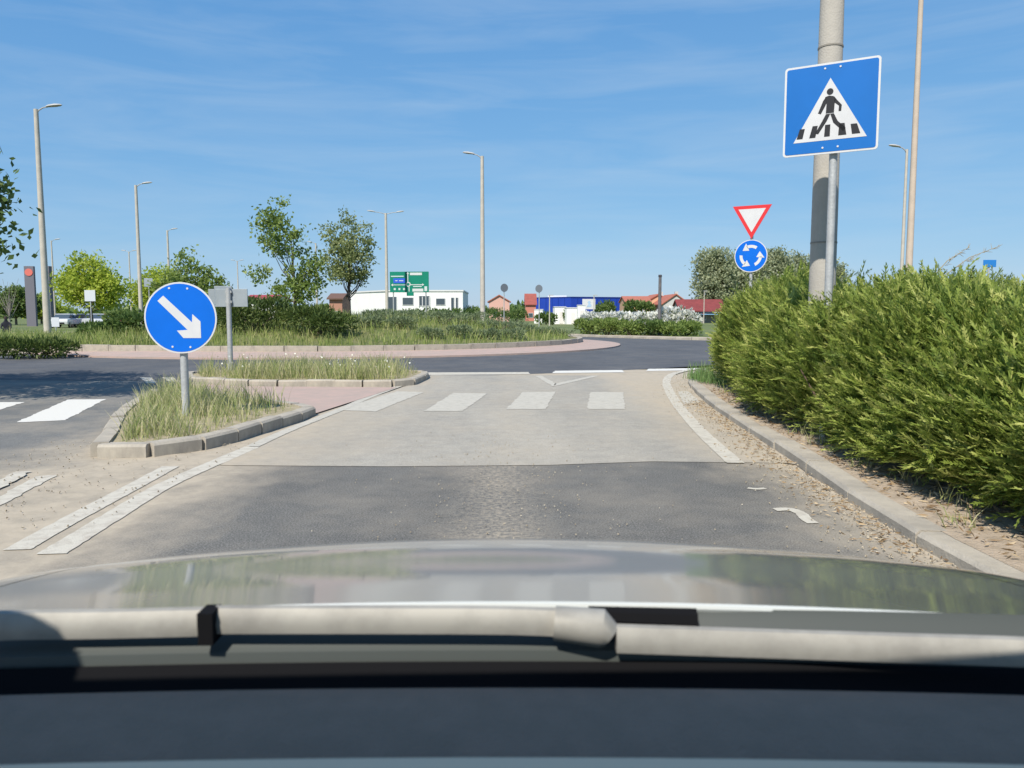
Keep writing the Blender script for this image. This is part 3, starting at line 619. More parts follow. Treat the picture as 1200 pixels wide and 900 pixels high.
# ------------------------------------------------------------------ signs
M_galv = mat('galvanised_steel', (.44, .45, .45), .55, (.36, .37, .375), 9, 6, .2, 40, metal=.2)
M_back = mat('sign_back', (.34, .38, .41), .5, (.29, .33, .36), 3, 4, metal=.3)
M_blue = mat('sign_blue', (.0, .13, .62), .4, (.0, .12, .56), 2, 3, spec=.3); M_blue2 = mat('crossing_blue', (.006, .135, .46), .45, (.006, .125, .42), 2, 3, spec=.3); M_wht = mat('sign_white', (.60, .60, .60), .45, (.55, .55, .56), 3, 3, spec=.3)
M_red = mat('sign_red', (.62, .03, .035), .4); M_blk = mat('sign_black', (.012, .012, .015), .5); M_green = mat('sign_green', (.0, .20, .13), .45, (.0, .18, .115), 1)
def disc_pts(r, n=48): return [(r*math.cos(2*math.pi*k/n), r*math.sin(2*math.pi*k/n)) for k in range(n)]
AX = ((1, 0, 0), (0, 0, 1), (0, -1, 0))      # sign space: u right, v up, thickness towards the driver (-y)
def sign_mark(name, pts, m, parent, d0, d1, o=(0, 0, 0), scale=1): return MB().prism([(p[0]*scale, p[1]*scale) for p in pts], d0, d1, AX, o).build(name, m, parent)
# keep-right sign
px_b = G(215, 488, .10); Y = px_b[1]; s1 = empty('keep_right_sign', (PX(214, Y, 430), Y, .08), R(3), 'round blue sign with white diagonal arrow on a galvanised post in the grass island', 'road sign')
zc = PZ(372.5, Y) - .08; r = 41.5*Y/FPX
MB().tube([(0, .055, -.05), (0, .055, zc+.25)], .043, 14).build('post', M_galv, s1, True)
xo = PX(211.5, Y) - PX(214, Y, 430)
pl = sign_mark('sign_plate', disc_pts(r), M_wht, s1, -.0, .012, (xo, 0, zc)); sign_mark('blue_field', disc_pts(r*.955), M_blue, pl, .012, .0145, (xo, 0, zc))
ar = [(170, 135), (327, 288), (330, 240), (375, 283), (375, 378), (275, 378), (240, 335), (300, 331), (137, 165)]
sign_mark('arrow', [((u-262)/205, (262-v)/205) for u, v in ar], M_wht, pl, .0145, .017, (xo, 0, zc), r)
for u, v in [(205, 92), (307, 94), (212, 428), (313, 430)]: sign_mark('bolt', disc_pts(.012, 10), M_wht, pl, .0145, .019, (xo + (u-262)/205*r, 0, zc+(262-v)/205*r))
for dz in (-.2, .2): MB().box((xo, .03, zc+dz), (.16, .055, .04)).build('bracket', M_galv, s1)
# crossing sign
Y = 7.2; cx_, cz_ = PX(973.5, Y, 127), PZ(127, Y); s2 = empty('crossing_sign', (cx_, Y, .09), R(-29), 'square blue pedestrian crossing sign on a grey post rising out of the juniper hedge', 'road sign')
h = .405; zz = cz_-.09
MB().tube([(.03, .06, -.1), (.03, .06, zz+.3)], .036, 14).build('post', M_galv, s2, True)
def rrect(a, b, r_, n=5):
    o_ = []
    for sx, sy, a0 in ((1, 1, 0), (-1, 1, 90), (-1, -1, 180), (1, -1, 270)):
        for k in range(n+1): t_ = R(a0+90*k/n); o_.append((sx*(a-r_)+r_*math.cos(t_), sy*(b-r_)+r_*math.sin(t_)))
    return o_
pl = sign_mark('sign_plate', rrect(h, h, .03), M_wht, s2, 0, .012, (0, 0, zz)); sign_mark('blue_field', rrect(h*.955, h*.955, .02), M_blue2, pl, .012, .0145, (0, 0, zz))
# artwork coordinates: zoomed photo, plate about 250 x 268, centre (200,348)
def cv(u, v): return ((u-199)/125*h, -(v-349)/136*h - (u-199)/125*h*.0)
tri = [(-.02*h, .66*h), (-.77*h, -.70*h), (.77*h, -.70*h)]
tr = sign_mark('white_triangle', tri, M_wht, pl, .0145, .0165, (0, 0, zz))
def blk(pts, nm='pictogram'): return sign_mark(nm, pts, M_blk, tr, .0165, .0185, (0, 0, zz), h)
blk([(-.02+.07*math.cos(t_*.35), .36+.072*math.sin(t_*.35)) for t_ in range(18)])
blk([(-.12, .25), (-.04, .275), (.06, .25), (.10, .18), (.085, .10), (.075, -.11), (-.095, -.11), (-.085, .10)])                # torso
blk([(-.11, .245), (-.16, .17), (-.26, -.09), (-.20, -.115), (-.105, .07), (-.085, .12)]); blk([(.07, .245), (.14, .15), (.235, .04), (.225, -.09), (.17, -.09), (.175, .03), (.08, .11)])
blk([(-.09, -.125), (.0, -.125), (-.07, -.28), (-.24, -.55), (-.31, -.53), (-.18, -.30)]); blk([(-.0, -.125), (.075, -.125), (.16, -.30), (.33, -.47), (.28, -.54), (.07, -.33)])
for u in (-.61, -.335, -.05, .245, .53): blk([(u-.065-.03*(u < -.2), -.62), (u+.055-.02*(u < -.2)+.05*(u > .1), -.62), (u+.06+.02*(u < -.2)-.03*(u > .4), -.36 if abs(u) < .5 else -.40), (u-.05+.02*(u < -.2)-.05*(u > .4), -.36 if abs(u) < .5 else -.40)], 'stripe')
for u, v in [(-.14, .88), (.18, .88), (-.14, -.86), (.18, -.86)]: sign_mark('bolt', disc_pts(.009, 10), M_wht, pl, .0145, .019, (u*h, 0, zz+v*h))
for dz in (-.22, .22): MB().box((.03, .03, zz+dz), (.2, .055, .04)).build('bracket', M_galv, s2)
# give-way + roundabout sign
Y = 17.6; s3 = empty('give_way_sign', (PX(880, Y, 300), Y, .09), R(-29), 'red and white give way triangle above a round blue roundabout sign on one post', 'road sign')
zt = PZ(280, Y)-.09; zd = PZ(300, Y)-.09; a_ = .43; px_s = 17.6/FPX
MB().tube([(0, .05, -.1), (0, .05, PZ(245, Y)-.09)], .034, 12).build('post', M_galv, s3, True)
tri = [(0, 0), (a_, a_*1.73), (-a_, a_*1.73)]
def shrink(pts, k): c_ = np.mean(np.array(pts), 0); return [tuple(c_ + (np.array(q)-c_)*k) for q in pts]
pl = sign_mark('give_way_plate', tri, M_red, s3, 0, .012, (0, 0, zt)); sign_mark('white_field', shrink(tri, .70), M_wht, pl, .012, .0145, (0, 0, zt))
r = 18.7*px_s
pl = sign_mark('roundabout_plate', disc_pts(r), M_wht, s3, .002, .014, (0, 0, zd)); sign_mark('blue_field', disc_pts(r*.95), M_blue, pl, .014, .0165, (0, 0, zd))
for k in range(3):
    a0 = R(55 + 120*k); pts = [(r*.68*math.cos(a0+R(q)), r*.68*math.sin(a0+R(q))) for q in range(0, 61, 10)] + [(r*.84*math.cos(a0+R(56)), r*.84*math.sin(a0+R(56))), (r*.60*math.cos(a0+R(92)), r*.60*math.sin(a0+R(92))), (r*.34*math.cos(a0+R(52)), r*.34*math.sin(a0+R(52)))] + [(r*.5*math.cos(a0+R(q)), r*.5*math.sin(a0+R(q))) for q in range(60, -1, -10)]
    n_ = 7; vs = []; ar_ = MB()
    outer = pts[:7]; inn = list(reversed(pts[10:])); head = pts[7:10]
    for i in range(6): ar_.prism([outer[i], outer[i+1], inn[i+1], inn[i]], .0165, .019, AX, (0, 0, zd))
    ar_.prism(head, .0165, .019, AX, (0, 0, zd)); ar_.build('arrow', M_wht, pl)
# grey sign backs on the splitter island
Y = G(268, 428, .1)[1]; Y = 15.6
s4 = empty('direction_sign', (PX(270, Y, 420), Y, .08), R(-8), 'grey backs of two rectangular direction signs on a galvanised post on the splitter island', 'road sign')
zt, zb = PZ(338.5, Y)-.08, PZ(359.5, Y)-.08
MB().tube([(0, 0, -.1), (0, 0, zt+.02)], .05, 12).build('post', M_galv, s4, True)
wd = 26*Y/FPX
MB().box((-.02-.02, .06, (zt+zb)/2), (.84, .02, zt-zb)).build('sign_plate', M_back, s4, bevel=.004); MB().box((-.17, .11, (zt+zb)/2+.05), (.34, .02, zt-zb+.02), R(20)).build('sign_plate', M_back, s4, bevel=.004)
for dz in (.1, .3): MB().box((0, .03, zb+dz), (.13, .075, .05)).build('bracket', M_galv, s4)
# small sign backs far left
def board(name, px, py0, py1, wpx, Y, ground_py, label, m=M_back, cat='road sign', rz=0, shape='rect'):
    x = PX(px, Y); z0 = float(isl_z(x, Y)) or -.03
    o_ = empty(name, (x, Y, z0-.02), rz, label, cat); za, zb_ = PZ(py0, Y)-z0+.02, PZ(py1, Y)-z0+.02; wd_ = wpx*Y/FPX
    MB().tube([(0, .05, -.05), (0, .05, za)], .035, 10).build('post', M_galv, o_, True)
    if shape == 'rect': MB().box((0, 0, (za+zb_)/2), (wd_, .02, za-zb_)).build('sign_plate', m, o_, bevel=.004)
    else: sign_mark('sign_plate', disc_pts(wd_/2, 32), m, o_, -.01, .01, (0, 0, (za+zb_)/2))
    return o_
board('road_sign', 106, 340, 353, 12.5, 52, 378, 'small square pale sign back on a post before the lime green tree', mat('pale_back', (.55, .58, .60), .5))
board('road_sign', 175, 326, 336, 10, 58, 378, 'small grey sign back on a post above the keep right sign', M_back)
board('road_sign', 64, 372, 383, 9, 50, 390, 'white panel low on a post beside the tall lamp post', mat('pale_back', (.5, .5, .5)))
board('road_sign', 591, 332.5, 342, 9.5, 57, 370, 'round grey sign back left of the pair beyond the roundabout, nearer the lamp post', mat('dark_back', (.13, .15, .18), .6), shape='disc', rz=R(25))
board('road_sign', 631.5, 333.5, 343, 9.0, 60, 370, 'round grey sign back standing before the blue warehouse', mat('dark_back', (.13, .15, .18)), shape='disc', rz=R(-25))
board('street_sign', 1157, 304.5, 313, 15, 30, 330, 'small bright blue sign panel peeping over the juniper hedge', mat('bright_blue', (.02, .18, .5), .4))
# green direction board
Y = 78; s5 = empty('direction_board', (PX(480, Y), Y, -.03), R(-6), 'large green road direction board with white arrows in front of the white building', 'road sign')
zt, zb = PZ(318, Y), PZ(342, Y); W_ = 46*Y/FPX; H_ = zt-zb
pl = MB().box((0, 0, (zt+zb)/2), (W_, .06, H_)).build('green_panel', M_green, s5)
for sx in (-.42, .42): MB().tube([(sx*W_, .08, 0), (sx*W_, .08, zt)], .07, 8).build('post', M_galv, s5)
tabp = MB().box((.02*W_, -.002, zb-.2), (.18*W_, .05, .36)).build('green_tab', M_green, s5)
def bd(nm, u0, v0, u1, v1, m): return MB().box(((u0+u1)/2*W_-W_/2, -.036, zt-(v0+v1)/2*H_), ((u1-u0)*W_, .012, (v1-v0)*H_)).build(nm, m, pl)
bd('white_panel', .52, .05, .83, .17, M_wht); bd('blue_panel', .09, .32, .40, .56, mat('panel_blue', (.03, .10, .55), .4)); bd('white_panel', .58, .83, .86, .97, M_wht)
bd('arrow_line', .455, .10, .475, .52, M_wht); bd('arrow_line', .07, .63, .42, .66, M_wht); bd('arrow_line', .53, .62, .84, .655, M_wht); bd('arrow_line', .485, .75, .505, .97, M_wht)
for u0, v0, u1, v1 in [(.03, .2, .36, .25), (.1, .8, .15, .9), (.22, .8, .27, .9), (.34, .8, .39, .9), (.60, .70, .82, .75), (.89, .72, .96, .95), (.14, .42, .2, .46), (.24, .42, .35, .46)]:
    MB().box(((u0+u1)/2*W_-W_/2, -.048, zt-(v0+v1)/2*H_), ((u1-u0)*W_, .010, (v1-v0)*H_)).build('lettering', mat('letter_white', (.5, .58, .58), .5), pl)
ro = MB(); 
for k in range(20):
    a0, a1 = 2*math.pi*k/20, 2*math.pi*(k+1)/20; o_ = (.475*W_-W_/2, 0, zt-.62*H_); ro.prism([(.24*math.cos(a0), .24*math.sin(a0)), (.24*math.cos(a1), .24*math.sin(a1)), (.15*math.cos(a1), .15*math.sin(a1)), (.15*math.cos(a0), .15*math.sin(a0))], .032, .045, AX, o_)
ro.build('arrow_ring', M_wht, pl)
for u, v, d in [(.465, .08, 0), (.065, .645, 90), (.85, .637, -90)]:
    a0 = R(d); pts = [(math.cos(a0)*p - math.sin(a0)*q, math.sin(a0)*p + math.cos(a0)*q) for p, q in ((-.13, -.06), (.13, -.06), (0, .14))]; sign_mark('arrow_head', pts, M_wht, pl, .030, .044, (u*W_-W_/2, 0, zt-v*H_))

# ------------------------------------------------------------------ lamp posts
M_lampc = mat('lamp_concrete', (.50, .46, .40), .85, (.42, .39, .34), 3, 6, .2, 40); M_head = mat('lamp_head', (.42, .42, .41), .5, (.34, .34, .34), 5)
def lamp(px, py, H, label, rot=0, double=False, rb=.11, rt=.065, arm=.55, mat_=M_lampc, group='street lamps round the junction', z0=None):
    x, y, _ = G(px, py, H); zb_ = (float(isl_z(x, y)) or (.09 if x > 0 and y < 60 else -.03)) if z0 is None else z0
    o_ = empty('street_lamp', (x, y, zb_-.05), rot, label, 'street lamp', group); h = H-zb_+.05
    MB().tube([(0, 0, 0), (0, 0, h*.5), (0, 0, h)], [rb, (rb+rt)/2, rt], 14).build('pole', mat_, o_, True)
    for s_ in ((1, -1) if double else (1,)):
        MB().tube([(0, 0, h-.25), (s_*.12, 0, h-.05), (s_*arm*.6, 0, h+.08), (s_*arm, 0, h+.12)], [.04, .035, .03, .03], 8).build('arm', M_head, o_, True)
        hd = MB(); L_ = .72
        sec = [(0, .05, .05), (.12, .10, .085), (.40, .15, .10), (.62, .12, .07), (L_, .03, .03)]; vs = []; n_ = 10
        for u, w_, t_ in sec:
            for k in range(n_): an = 2*math.pi*k/n_; vs.append((s_*(arm-.08+u), w_*math.cos(an), h+.13+u*.12 + (t_ if math.sin(an) > 0 else t_*.45)*math.sin(an)))
        fs = [(i*n_+k, i*n_+(k+1) % n_, (i+1)*n_+(k+1) % n_, (i+1)*n_+k) for i in range(len(sec)-1) for k in range(n_)] + [tuple(range(n_)), tuple((len(sec)-1)*n_+k for k in range(n_))]
        hd.add(vs, fs).build('luminaire', M_head, o_, True)
    return o_
lamp(42, 128, 11, 'tall concrete street lamp beside the low juniper at the left', R(5), rb=.17, rt=.10)
lamp(159, 217, 11, 'concrete street lamp rising behind the lime green trees', R(5), rb=.16, rt=.10)
lamp(196, 270, 11, 'far street lamp behind the small spreading tree', 0, rb=.16, rt=.1)
lamp(151, 295, 11, 'very distant street lamp above the lime green tree', 0, True, rb=.13, rt=.08)
lamp(278, 306, 11, 'very distant twin armed street lamp above the grey sign back', 0, True, rb=.13, rt=.08)
lamp(60, 282, 11, 'thin distant street lamp beside the dark pylon', 0, rb=.14, rt=.08)
lamp(370, 285, 11, 'distant street lamp seen between the maple and the upright tree', R(180), rb=.15, rt=.09)
lamp(452, 250, 11, 'twin armed street lamp in front of the green direction board', R(8), True, rb=.17, rt=.11, arm=1.1)
lamp(565, 183, 11, 'street lamp with short arm behind the grey shrubs of the roundabout', R(180), rb=.17, rt=.10)
lamp(1063, 175, 11, 'thin street lamp behind the hedge, shorter beside the tall pole', R(185), rb=.12, rt=.07, arm=.5)
lamp(1082, -60, 11.4, 'tall slim pole behind the hedge right of the crossing sign', R(20), rb=.105, rt=.06, mat_=mat('tan_concrete', (.50, .42, .34), .85, (.44, .37, .30), 4))
# thick concrete pole behind the crossing sign
Y = 8.05; xb = PX(970, Y, 150)
o_ = empty('concrete_pole', (xb, Y, .05), 0, 'thick concrete lamp pole standing right behind the crossing sign', 'lamp pole')
MB().tube([(0, 0, 0), (0, 0, 2.7), (0, 0, 4.2), (0, 0, 9.5)], [.137, .125, .115, .085], 28).build('pole', mat('pole_concrete', (.44, .41, .36), .9, (.36, .335, .30), 2.5, 7, .25, 60), o_, True)
for z_ in (1.95, 3.9, 5.6): MB().tube([(0, 0, z_-.008), (0, 0, z_+.008)], [.137-.0075*z_*.62+.004]*2, 28).build('joint_band', mat('joint', (.25, .23, .2), .9), o_)
MB().tube([(0, 0, 9.3), (.4, 0, 9.6), (1.2, 0, 9.75)], [.05, .04, .04], 8).build('arm', M_head, o_); MB().box((1.5, 0, 9.78), (.7, .26, .1)).build('luminaire', M_head, o_, bevel=.03)
# slim dark post by the blossom bushes
x = PX(773, 46.5); o_ = empty('slim_post', (x, 46.5, .05), 0, 'thin dark post standing among the white blossoming bushes', 'post')
MB().tube([(0, 0, 0), (0, 0, PZ(324, 46.5)-.05)], [.11, .09], 10).build('shaft', mat('dark_wood', (.10, .10, .11), .8, (.16, .15, .15), 4), o_); MB().tube([(0, 0, PZ(324, 46.5)-.06), (0, 0, PZ(322, 46.5)-.05)], [.12, .1], 10).build('cap', mat('dark_cap', (.05, .05, .06), .7), o_)
# more thin poles in the distance
for px, top, Y, lab in [(696, 346, 110, 'thin pale lamp pole beside the small white billboard'), (825, 341, 130, 'thin pale lamp pole before the red roofed market'), (644, 346, 100, 'thin pale pole before the blue warehouse')]:
    o_ = empty('thin_pole', (PX(px, Y), Y, -.05), 0, lab, 'pole'); h = PZ(top, Y)+.05; MB().tube([(0, 0, 0), (0, 0, h)], [.09, .06], 8).build('shaft', M_lampc, o_); MB().box((.2, 0, h), (.6, .15, .1)).build('luminaire', M_head, o_)

# ------------------------------------------------------------------ buildings
M_wall_w = mat('white_render', (.78, .78, .76), .85, (.72, .72, .70), .5); M_glass = mat('window_glass', (.06, .08, .10), .12, spec=.6); M_tile = mat('roof_tile', (.42, .15, .10), .85, (.33, .11, .075), 1.5, 6)
M_tile_r = mat('dark_red_tile', (.22, .045, .045), .8, (.16, .035, .035), 1.2, 5); M_orange = mat('orange_render', (.62, .38, .24), .9, (.55, .34, .21), .6); M_cream = mat('cream_render', (.66, .58, .44), .9)
M_bluecl = mat('blue_cladding', (.012, .045, .33), .5, (.015, .05, .37), .4); M_greyw = mat('grey_render', (.50, .50, .49), .9)
def win(parent, x, y, z, w_, h_, axis='x'):
    f = MB().box((x, y, z), (w_+.16, .10, h_+.16)).build('window', M_wht, parent); MB().box((x, y-.04, z), (w_, .06, h_)).build('pane', M_glass, f); return f
# white low building
Y = 118; s6 = empty('white_building', (PX(452, Y), Y, -.05), 0, 'long low white building behind the green direction board', 'building')
H_ = PZ(341.5, Y)+.05; Wr = (542-452)*Y/FPX; Wl = 58*Y/FPX
MB().prism([(0, 0), (Wr, 0), (Wr, 14), (-Wl*.5, 16), (-Wl, 9)], 0, H_).build('wall', M_wall_w, s6)
MB().prism([(-.1, -.12), (Wr+.12, -.12), (Wr+.12, 14.1), (-Wl*.5, 16.2), (-Wl-.15, 9)], H_, H_+.22).build('parapet', mat('parapet_grey', (.62, .62, .62), .8), s6)
def wp(px): return (px-452)*Y/FPX
for px, w_, py0, py1 in [(460, 9, 348, 363), (478, 12, 349, 357), (497, 12, 347, 358), (516, 10, 350, 357), (530, 3, 349, 366), (535, 2.2, 349, 366)]:
    za, zb_ = PZ(py0, Y)+.05, max(PZ(py1, Y)+.05, .3); win(s6, wp(px), -.03, (za+zb_)/2, w_*Y/FPX, za-zb_)
for k in range(4): MB().box((wp(491+k*4), -.12, PZ(353, Y)), (.12, .12, 1.5)).build('louvre', M_wht, s6)
# brown kiosk at its left, red roofed hall at left
def house(name, px0, px1, Y, eave_py, ridge_py, label, wall, roof, depth=9, gable='side', cat='house', wins=(), rz=0, group=None, chimney=False):
    x0, x1 = PX(px0, Y), PX(px1, Y); W_ = x1-x0; o_ = empty(name, ((x0+x1)/2, Y, -.05), rz, label, cat, group); he, hr = PZ(eave_py, Y)+.05, PZ(ridge_py, Y)+.05
    if gable == 'side':
        MB().box((0, depth/2, he/2), (W_, depth, he)).build('wall', wall, o_)
        rf = MB().prism([(-.4, he-.12), (depth/2, hr), (depth+.4, he-.12), (depth+.4, he+.05), (depth/2, hr+.2), (-.4, he+.05)], -W_/2-.25, W_/2+.25, ((0, 1, 0), (0, 0, 1), (1, 0, 0))).build('roof', roof, o_)
        MB().prism([(0, he-.02), (depth, he-.02), (depth/2, hr-.02)], -W_/2+.01, W_/2-.01, ((0, 1, 0), (0, 0, 1), (1, 0, 0))).build('gable', wall, o_)
    else:
        MB().prism([(-W_/2, 0), (W_/2, 0), (W_/2, he), (0, hr), (-W_/2, he)], 0, depth, ((1, 0, 0), (0, 0, 1), (0, 1, 0))).build('wall', wall, o_)
        k = (hr-he)/(W_/2); rf = MB().prism([(-W_/2-.35, he-.35*k+.02), (0, hr+.02), (W_/2+.35, he-.35*k+.02), (W_/2+.35, he-.35*k+.22), (0, hr+.25), (-W_/2-.35, he-.35*k+.22)], -.3, depth+.3, ((1, 0, 0), (0, 0, 1), (0, 1, 0))).build('roof', roof, o_)
    if chimney: MB().box((W_*.2, depth*.4, hr+.1), (.7, .7, 1.4)).build('chimney', M_greyw, rf)
    for u, zc_, w_, h_ in wins: win(o_, u*W_/2, -.03, zc_, w_, h_)
    return o_
house('kiosk', 386, 401, 100, 350, 345, 'small brown roofed brick kiosk beside the white building', mat('brick', (.38, .2, .14), .9), mat('brown_roof', (.14, .08, .06), .8), 4, cat='kiosk', wins=[(0, 1.4, .8, .9)])
house('red_hall', 284, 322, 130, 352, 346, 'low hall with a bright red roof behind the grey sign back', M_wall_w, mat('bright_red_roof', (.36, .05, .055), .6, (.3, .045, .05), .8), 10, cat='building', wins=[(-.5, 1.6, 1.4, 1), (.4, 1.6, 1.4, 1)])
house('pink_house', 573, 597, 170, 353.5, 346.5, 'pinkish house with red tiled roof beyond the roundabout shrubs', mat('pink_render', (.6, .36, .3), .9), M_tile, 8, gable='front', wins=[(-.4, 1.6, .9, 1.1), (.4, 1.6, .9, 1.1)])
house('red_house', 616, 628, 190, 357, 344.5, 'steep red roofed house at the left end of the blue warehouse', mat('rust_render', (.5, .2, .15), .9), mat('red_roof', (.32, .085, .065), .8, (.25, .07, .055), 1.2), 8, wins=[(0, 1.4, 1, 1)])
# blue warehouse
Y = 235; o_ = empty('warehouse', (PX(669, Y), Y, -.05), 0, 'long deep blue clad warehouse beyond the roundabout', 'warehouse'); Hh = PZ(348.8, Y)+.05; xa, xb_ = (627-669)*Y/FPX, (733-669)*Y/FPX
MB().prism([(xa, 10), (0, 0), (xb_, 6), (xb_+3, 34), (xa+6, 40)], 0, Hh).build('wall', M_bluecl, o_); MB().prism([(xa, 9.9), (0, -.12), (xb_, 5.88), (xb_+3, 34), (xa+6, 40)], Hh, Hh+.3).build('roof_edge', mat('dark_blue_trim', (.01, .03, .2), .5), o_)
MB().box((-3.5, 14, Hh+.5), (6, 5, .9)).build('roof_unit', mat('roof_unit_white', (.7, .72, .74), .7), o_)
for k in range(1, 8): MB().box((xb_*k/8, 6*k/8-.05, Hh/2), (.12, .12, Hh-.2), math.atan2(6, xb_)).build('cladding_rib', mat('rib_blue', (.01, .04, .27), .5), o_)
for k in range(1, 6): MB().box((xa*k/6, 10*k/6-.05, Hh/2), (.12, .12, Hh-.2), math.atan2(10, xa)).build('cladding_rib', mat('rib_blue', (.01, .04, .27), .5), o_)
# white sheds / boxes in front
for px0, px1, Y, top, lab in [(650, 664, 120, 360, 'white box trailer left in the row before the blue warehouse'), (664, 678, 118, 361, 'white shed with a faint mark before the blue warehouse'), (677, 686, 116, 358, 'tall pale container in the row before the blue warehouse'), (626, 636, 130, 363, 'small white box behind the round sign back')]:
    x0, x1 = PX(px0, Y), PX(px1, Y); o_ = empty('white_shed', ((x0+x1)/2, Y, -.05), R(random.uniform(-8, 8)), lab, 'shed'); h = PZ(top, Y)+.05
    MB().box((0, 1, h/2), (x1-x0, 2, h)).build('wall', M_wall_w, o_); MB().prism([(-.08, h), (1, h+.12), (2.08, h)], -(x1-x0)/2-.05, (x1-x0)/2+.05, ((0, 1, 0), (0, 0, 1), (1, 0, 0))).build('roof', M_greyw, o_); MB().box((.1, -.02, h*.4), (.6, .05, h*.7)).build('door', mat('pale_pink', (.68, .64, .62), .8), o_)
Y = 125; o_ = empty('billboard', (PX(690, Y), Y, -.05), R(-5), 'small white billboard with a pale blue emblem beside the round clipped tree', 'billboard'); h0, h1 = PZ(362, Y), PZ(350, Y); W_ = 15*Y/FPX
pl = MB().box((0, 0, (h0+h1)/2), (W_, .1, h1-h0)).build('panel', M_wht, o_)
for sx in (-.7, .7): MB().tube([(sx, .1, 0), (sx, .1, h0+.3)], .06, 8).build('post', M_galv, o_)
sign_mark('emblem', [(-.35, -.45), (.4, -.45), (.42, -.1), (.2, .1), (.3, .4), (.0, .55), (-.2, .3), (-.05, .05)], mat('emblem_blue', (.35, .48, .62), .6), pl, .055, .07, (0, 0, (h0+h1)/2))
house('orange_house', 733, 762, 165, 353.5, 347.5, 'orange rendered house with tiled roof, left one of the group', M_orange, M_tile, 9, wins=[(-.55, 3.2, 1, 1.2), (.2, 3.2, 1, 1.2)])
house('orange_house', 753, 790, 172, 356, 345.5, 'orange gabled house with chimneys behind the thin dark post', M_orange, M_tile, 11, gable='front', wins=[(-.5, 2.6, 1, 1.2), (.1, 2.6, 1, 1.2), (.55, 2.2, 1.4, 1.6)], chimney=True)
house('grey_house', 777, 807, 160, 356, 345.5, 'pale grey gabled house with red tiled roof beside the market', M_greyw, M_tile, 12, gable='front', wins=[(.2, 2.4, 1.1, 1.2)], chimney=True)
o_ = house('market_hall', 797, 850, 140, 364.5, 351.5, 'long low market hall with dark red roof before the poplars', mat('dim_wall', (.22, .2, .19), .9), M_tile_r, 7, cat='building', wins=[(-.6, 1.1, 1.4, 1.0), (.0, 1.1, 1.2, 1.0)])
MB().box((1.0, -.9, 1.55), (2.6, 1.6, .12)).build('awning', mat('awning_blue', (.2, .4, .6), .7), o_); MB().box((3.0, -.8, 1.9), (2.4, 1.4, .10)).build('awning', M_wht, o_)
for k in range(-1, 2): MB().box((k*2.7, 1.0, 2.35), (.14, 3.4, .10), M=Matrix.Rotation(R(30), 3, 'X')).build('roof_rib', mat('rib_red', (.2, .04, .04), .8), o_)
# dark pylon
Y = 95; o_ = empty('pylon', (PX(47, Y), Y, -.05), 0, 'dark grey advertising pylon with red discs behind the tall lamp post', 'pylon'); h = PZ(312, Y)+.05; M_pyl = mat('pylon_grey', (.15, .145, .175), .6)
for px, rz in [(37, .2), (57, -.2)]:
    xx = (px-47)*Y/FPX; s_ = MB().box((xx, 0, h/2), (1.05, .5, h), rz).build('slab', M_pyl, o_)
    dv = (math.sin(rz), -math.cos(rz), 0); MB().prism(disc_pts(.44, 28), .25, .31, ((math.cos(rz), math.sin(rz), 0), (0, 0, 1), dv), (xx, 0, h-.75)).build('red_disc', mat('pylon_red', (.65, .16, .13), .5), s_)

# ------------------------------------------------------------------ parked cars
M_tyre = mat('tyre', (.02, .02, .02), .85); M_rim = mat('rim', (.45, .46, .47), .35, metal=.7)
def car(name, loc, rz, col, label, group='cars parked beyond the roundabout'):
    o_ = empty(name, loc, rz, label, 'car', group); m = mat('car_paint_%s' % '_'.join('%d' % (c*100) for c in col), col, .35, coat=.6)
    W_ = 1.72
    prof = [(-2.1, .35), (-2.15, .7), (-2.05, .92), (-1.0, 1.02), (1.35, 1.0), (2.0, .92), (2.1, .6), (2.05, .35)]
    bd_ = MB().prism(prof, -W_/2, W_/2, ((0, 1, 0), (0, 0, 1), (1, 0, 0))).build('body', m, o_, bevel=.08)
    MB().prism([(-1.15, 1.0), (-.35, 1.46), (1.0, 1.48), (1.75, 1.0)], -W_/2+.12, W_/2-.12, ((0, 1, 0), (0, 0, 1), (1, 0, 0))).build('cabin', M_glass, o_, bevel=.06)
    MB().prism([(-.42, 1.45), (-.3, 1.50), (.95, 1.52), (1.1, 1.46)], -W_/2+.16, W_/2-.16, ((0, 1, 0), (0, 0, 1), (1, 0, 0))).build('roof', m, o_)
    for y_ in (-1.3, 1.28):
        for s_ in (-1, 1):
            wh = MB().tube([(s_*W_/2-.12*s_, y_, .31), (s_*(W_/2+.02), y_, .31)], .31, 18).build('wheel', M_tyre, o_); MB().tube([(s_*W_/2, y_, .31), (s_*(W_/2+.03), y_, .31)], .19, 14).build('rim', M_rim, wh)
    for s_ in (-1, 1): MB().box((s_*.62, -2.08, .74), (.34, .08, .16)).build('headlight', M_wht, o_, bevel=.02); MB().box((s_*.66, 2.04, .76), (.26, .08, .2)).build('tail_light', M_red, o_)
    MB().box((0, -2.15, .5), (1.0, .05, .18)).build('grille', M_blk, o_)
    return o_
for px, Y, rz, col, lab in [(74, 84, .3, (.62, .63, .64), 'silver car parked nearest the white post panel'), (86, 86, -.2, (.75, .75, .75), 'white car parked beside the trunk of the lime tree'), (98, 88, .1, (.12, .13, .15), 'dark car parked between pale cars under the lime tree'), (112, 84, .8, (.6, .62, .64), 'silver car parked under the lime green tree'), (125, 86, 1.3, (.35, .06, .06), 'dark red car parked under the lime green tree'),
                            (425, 88, 1.5, (.30, .32, .34), 'grey car parked before the white building'), (398, 92, 1.4, (.6, .6, .6), 'pale car parked beside the brown kiosk')]:
    car('parked_car', (PX(px, Y), Y, -.05), rz, col, lab)
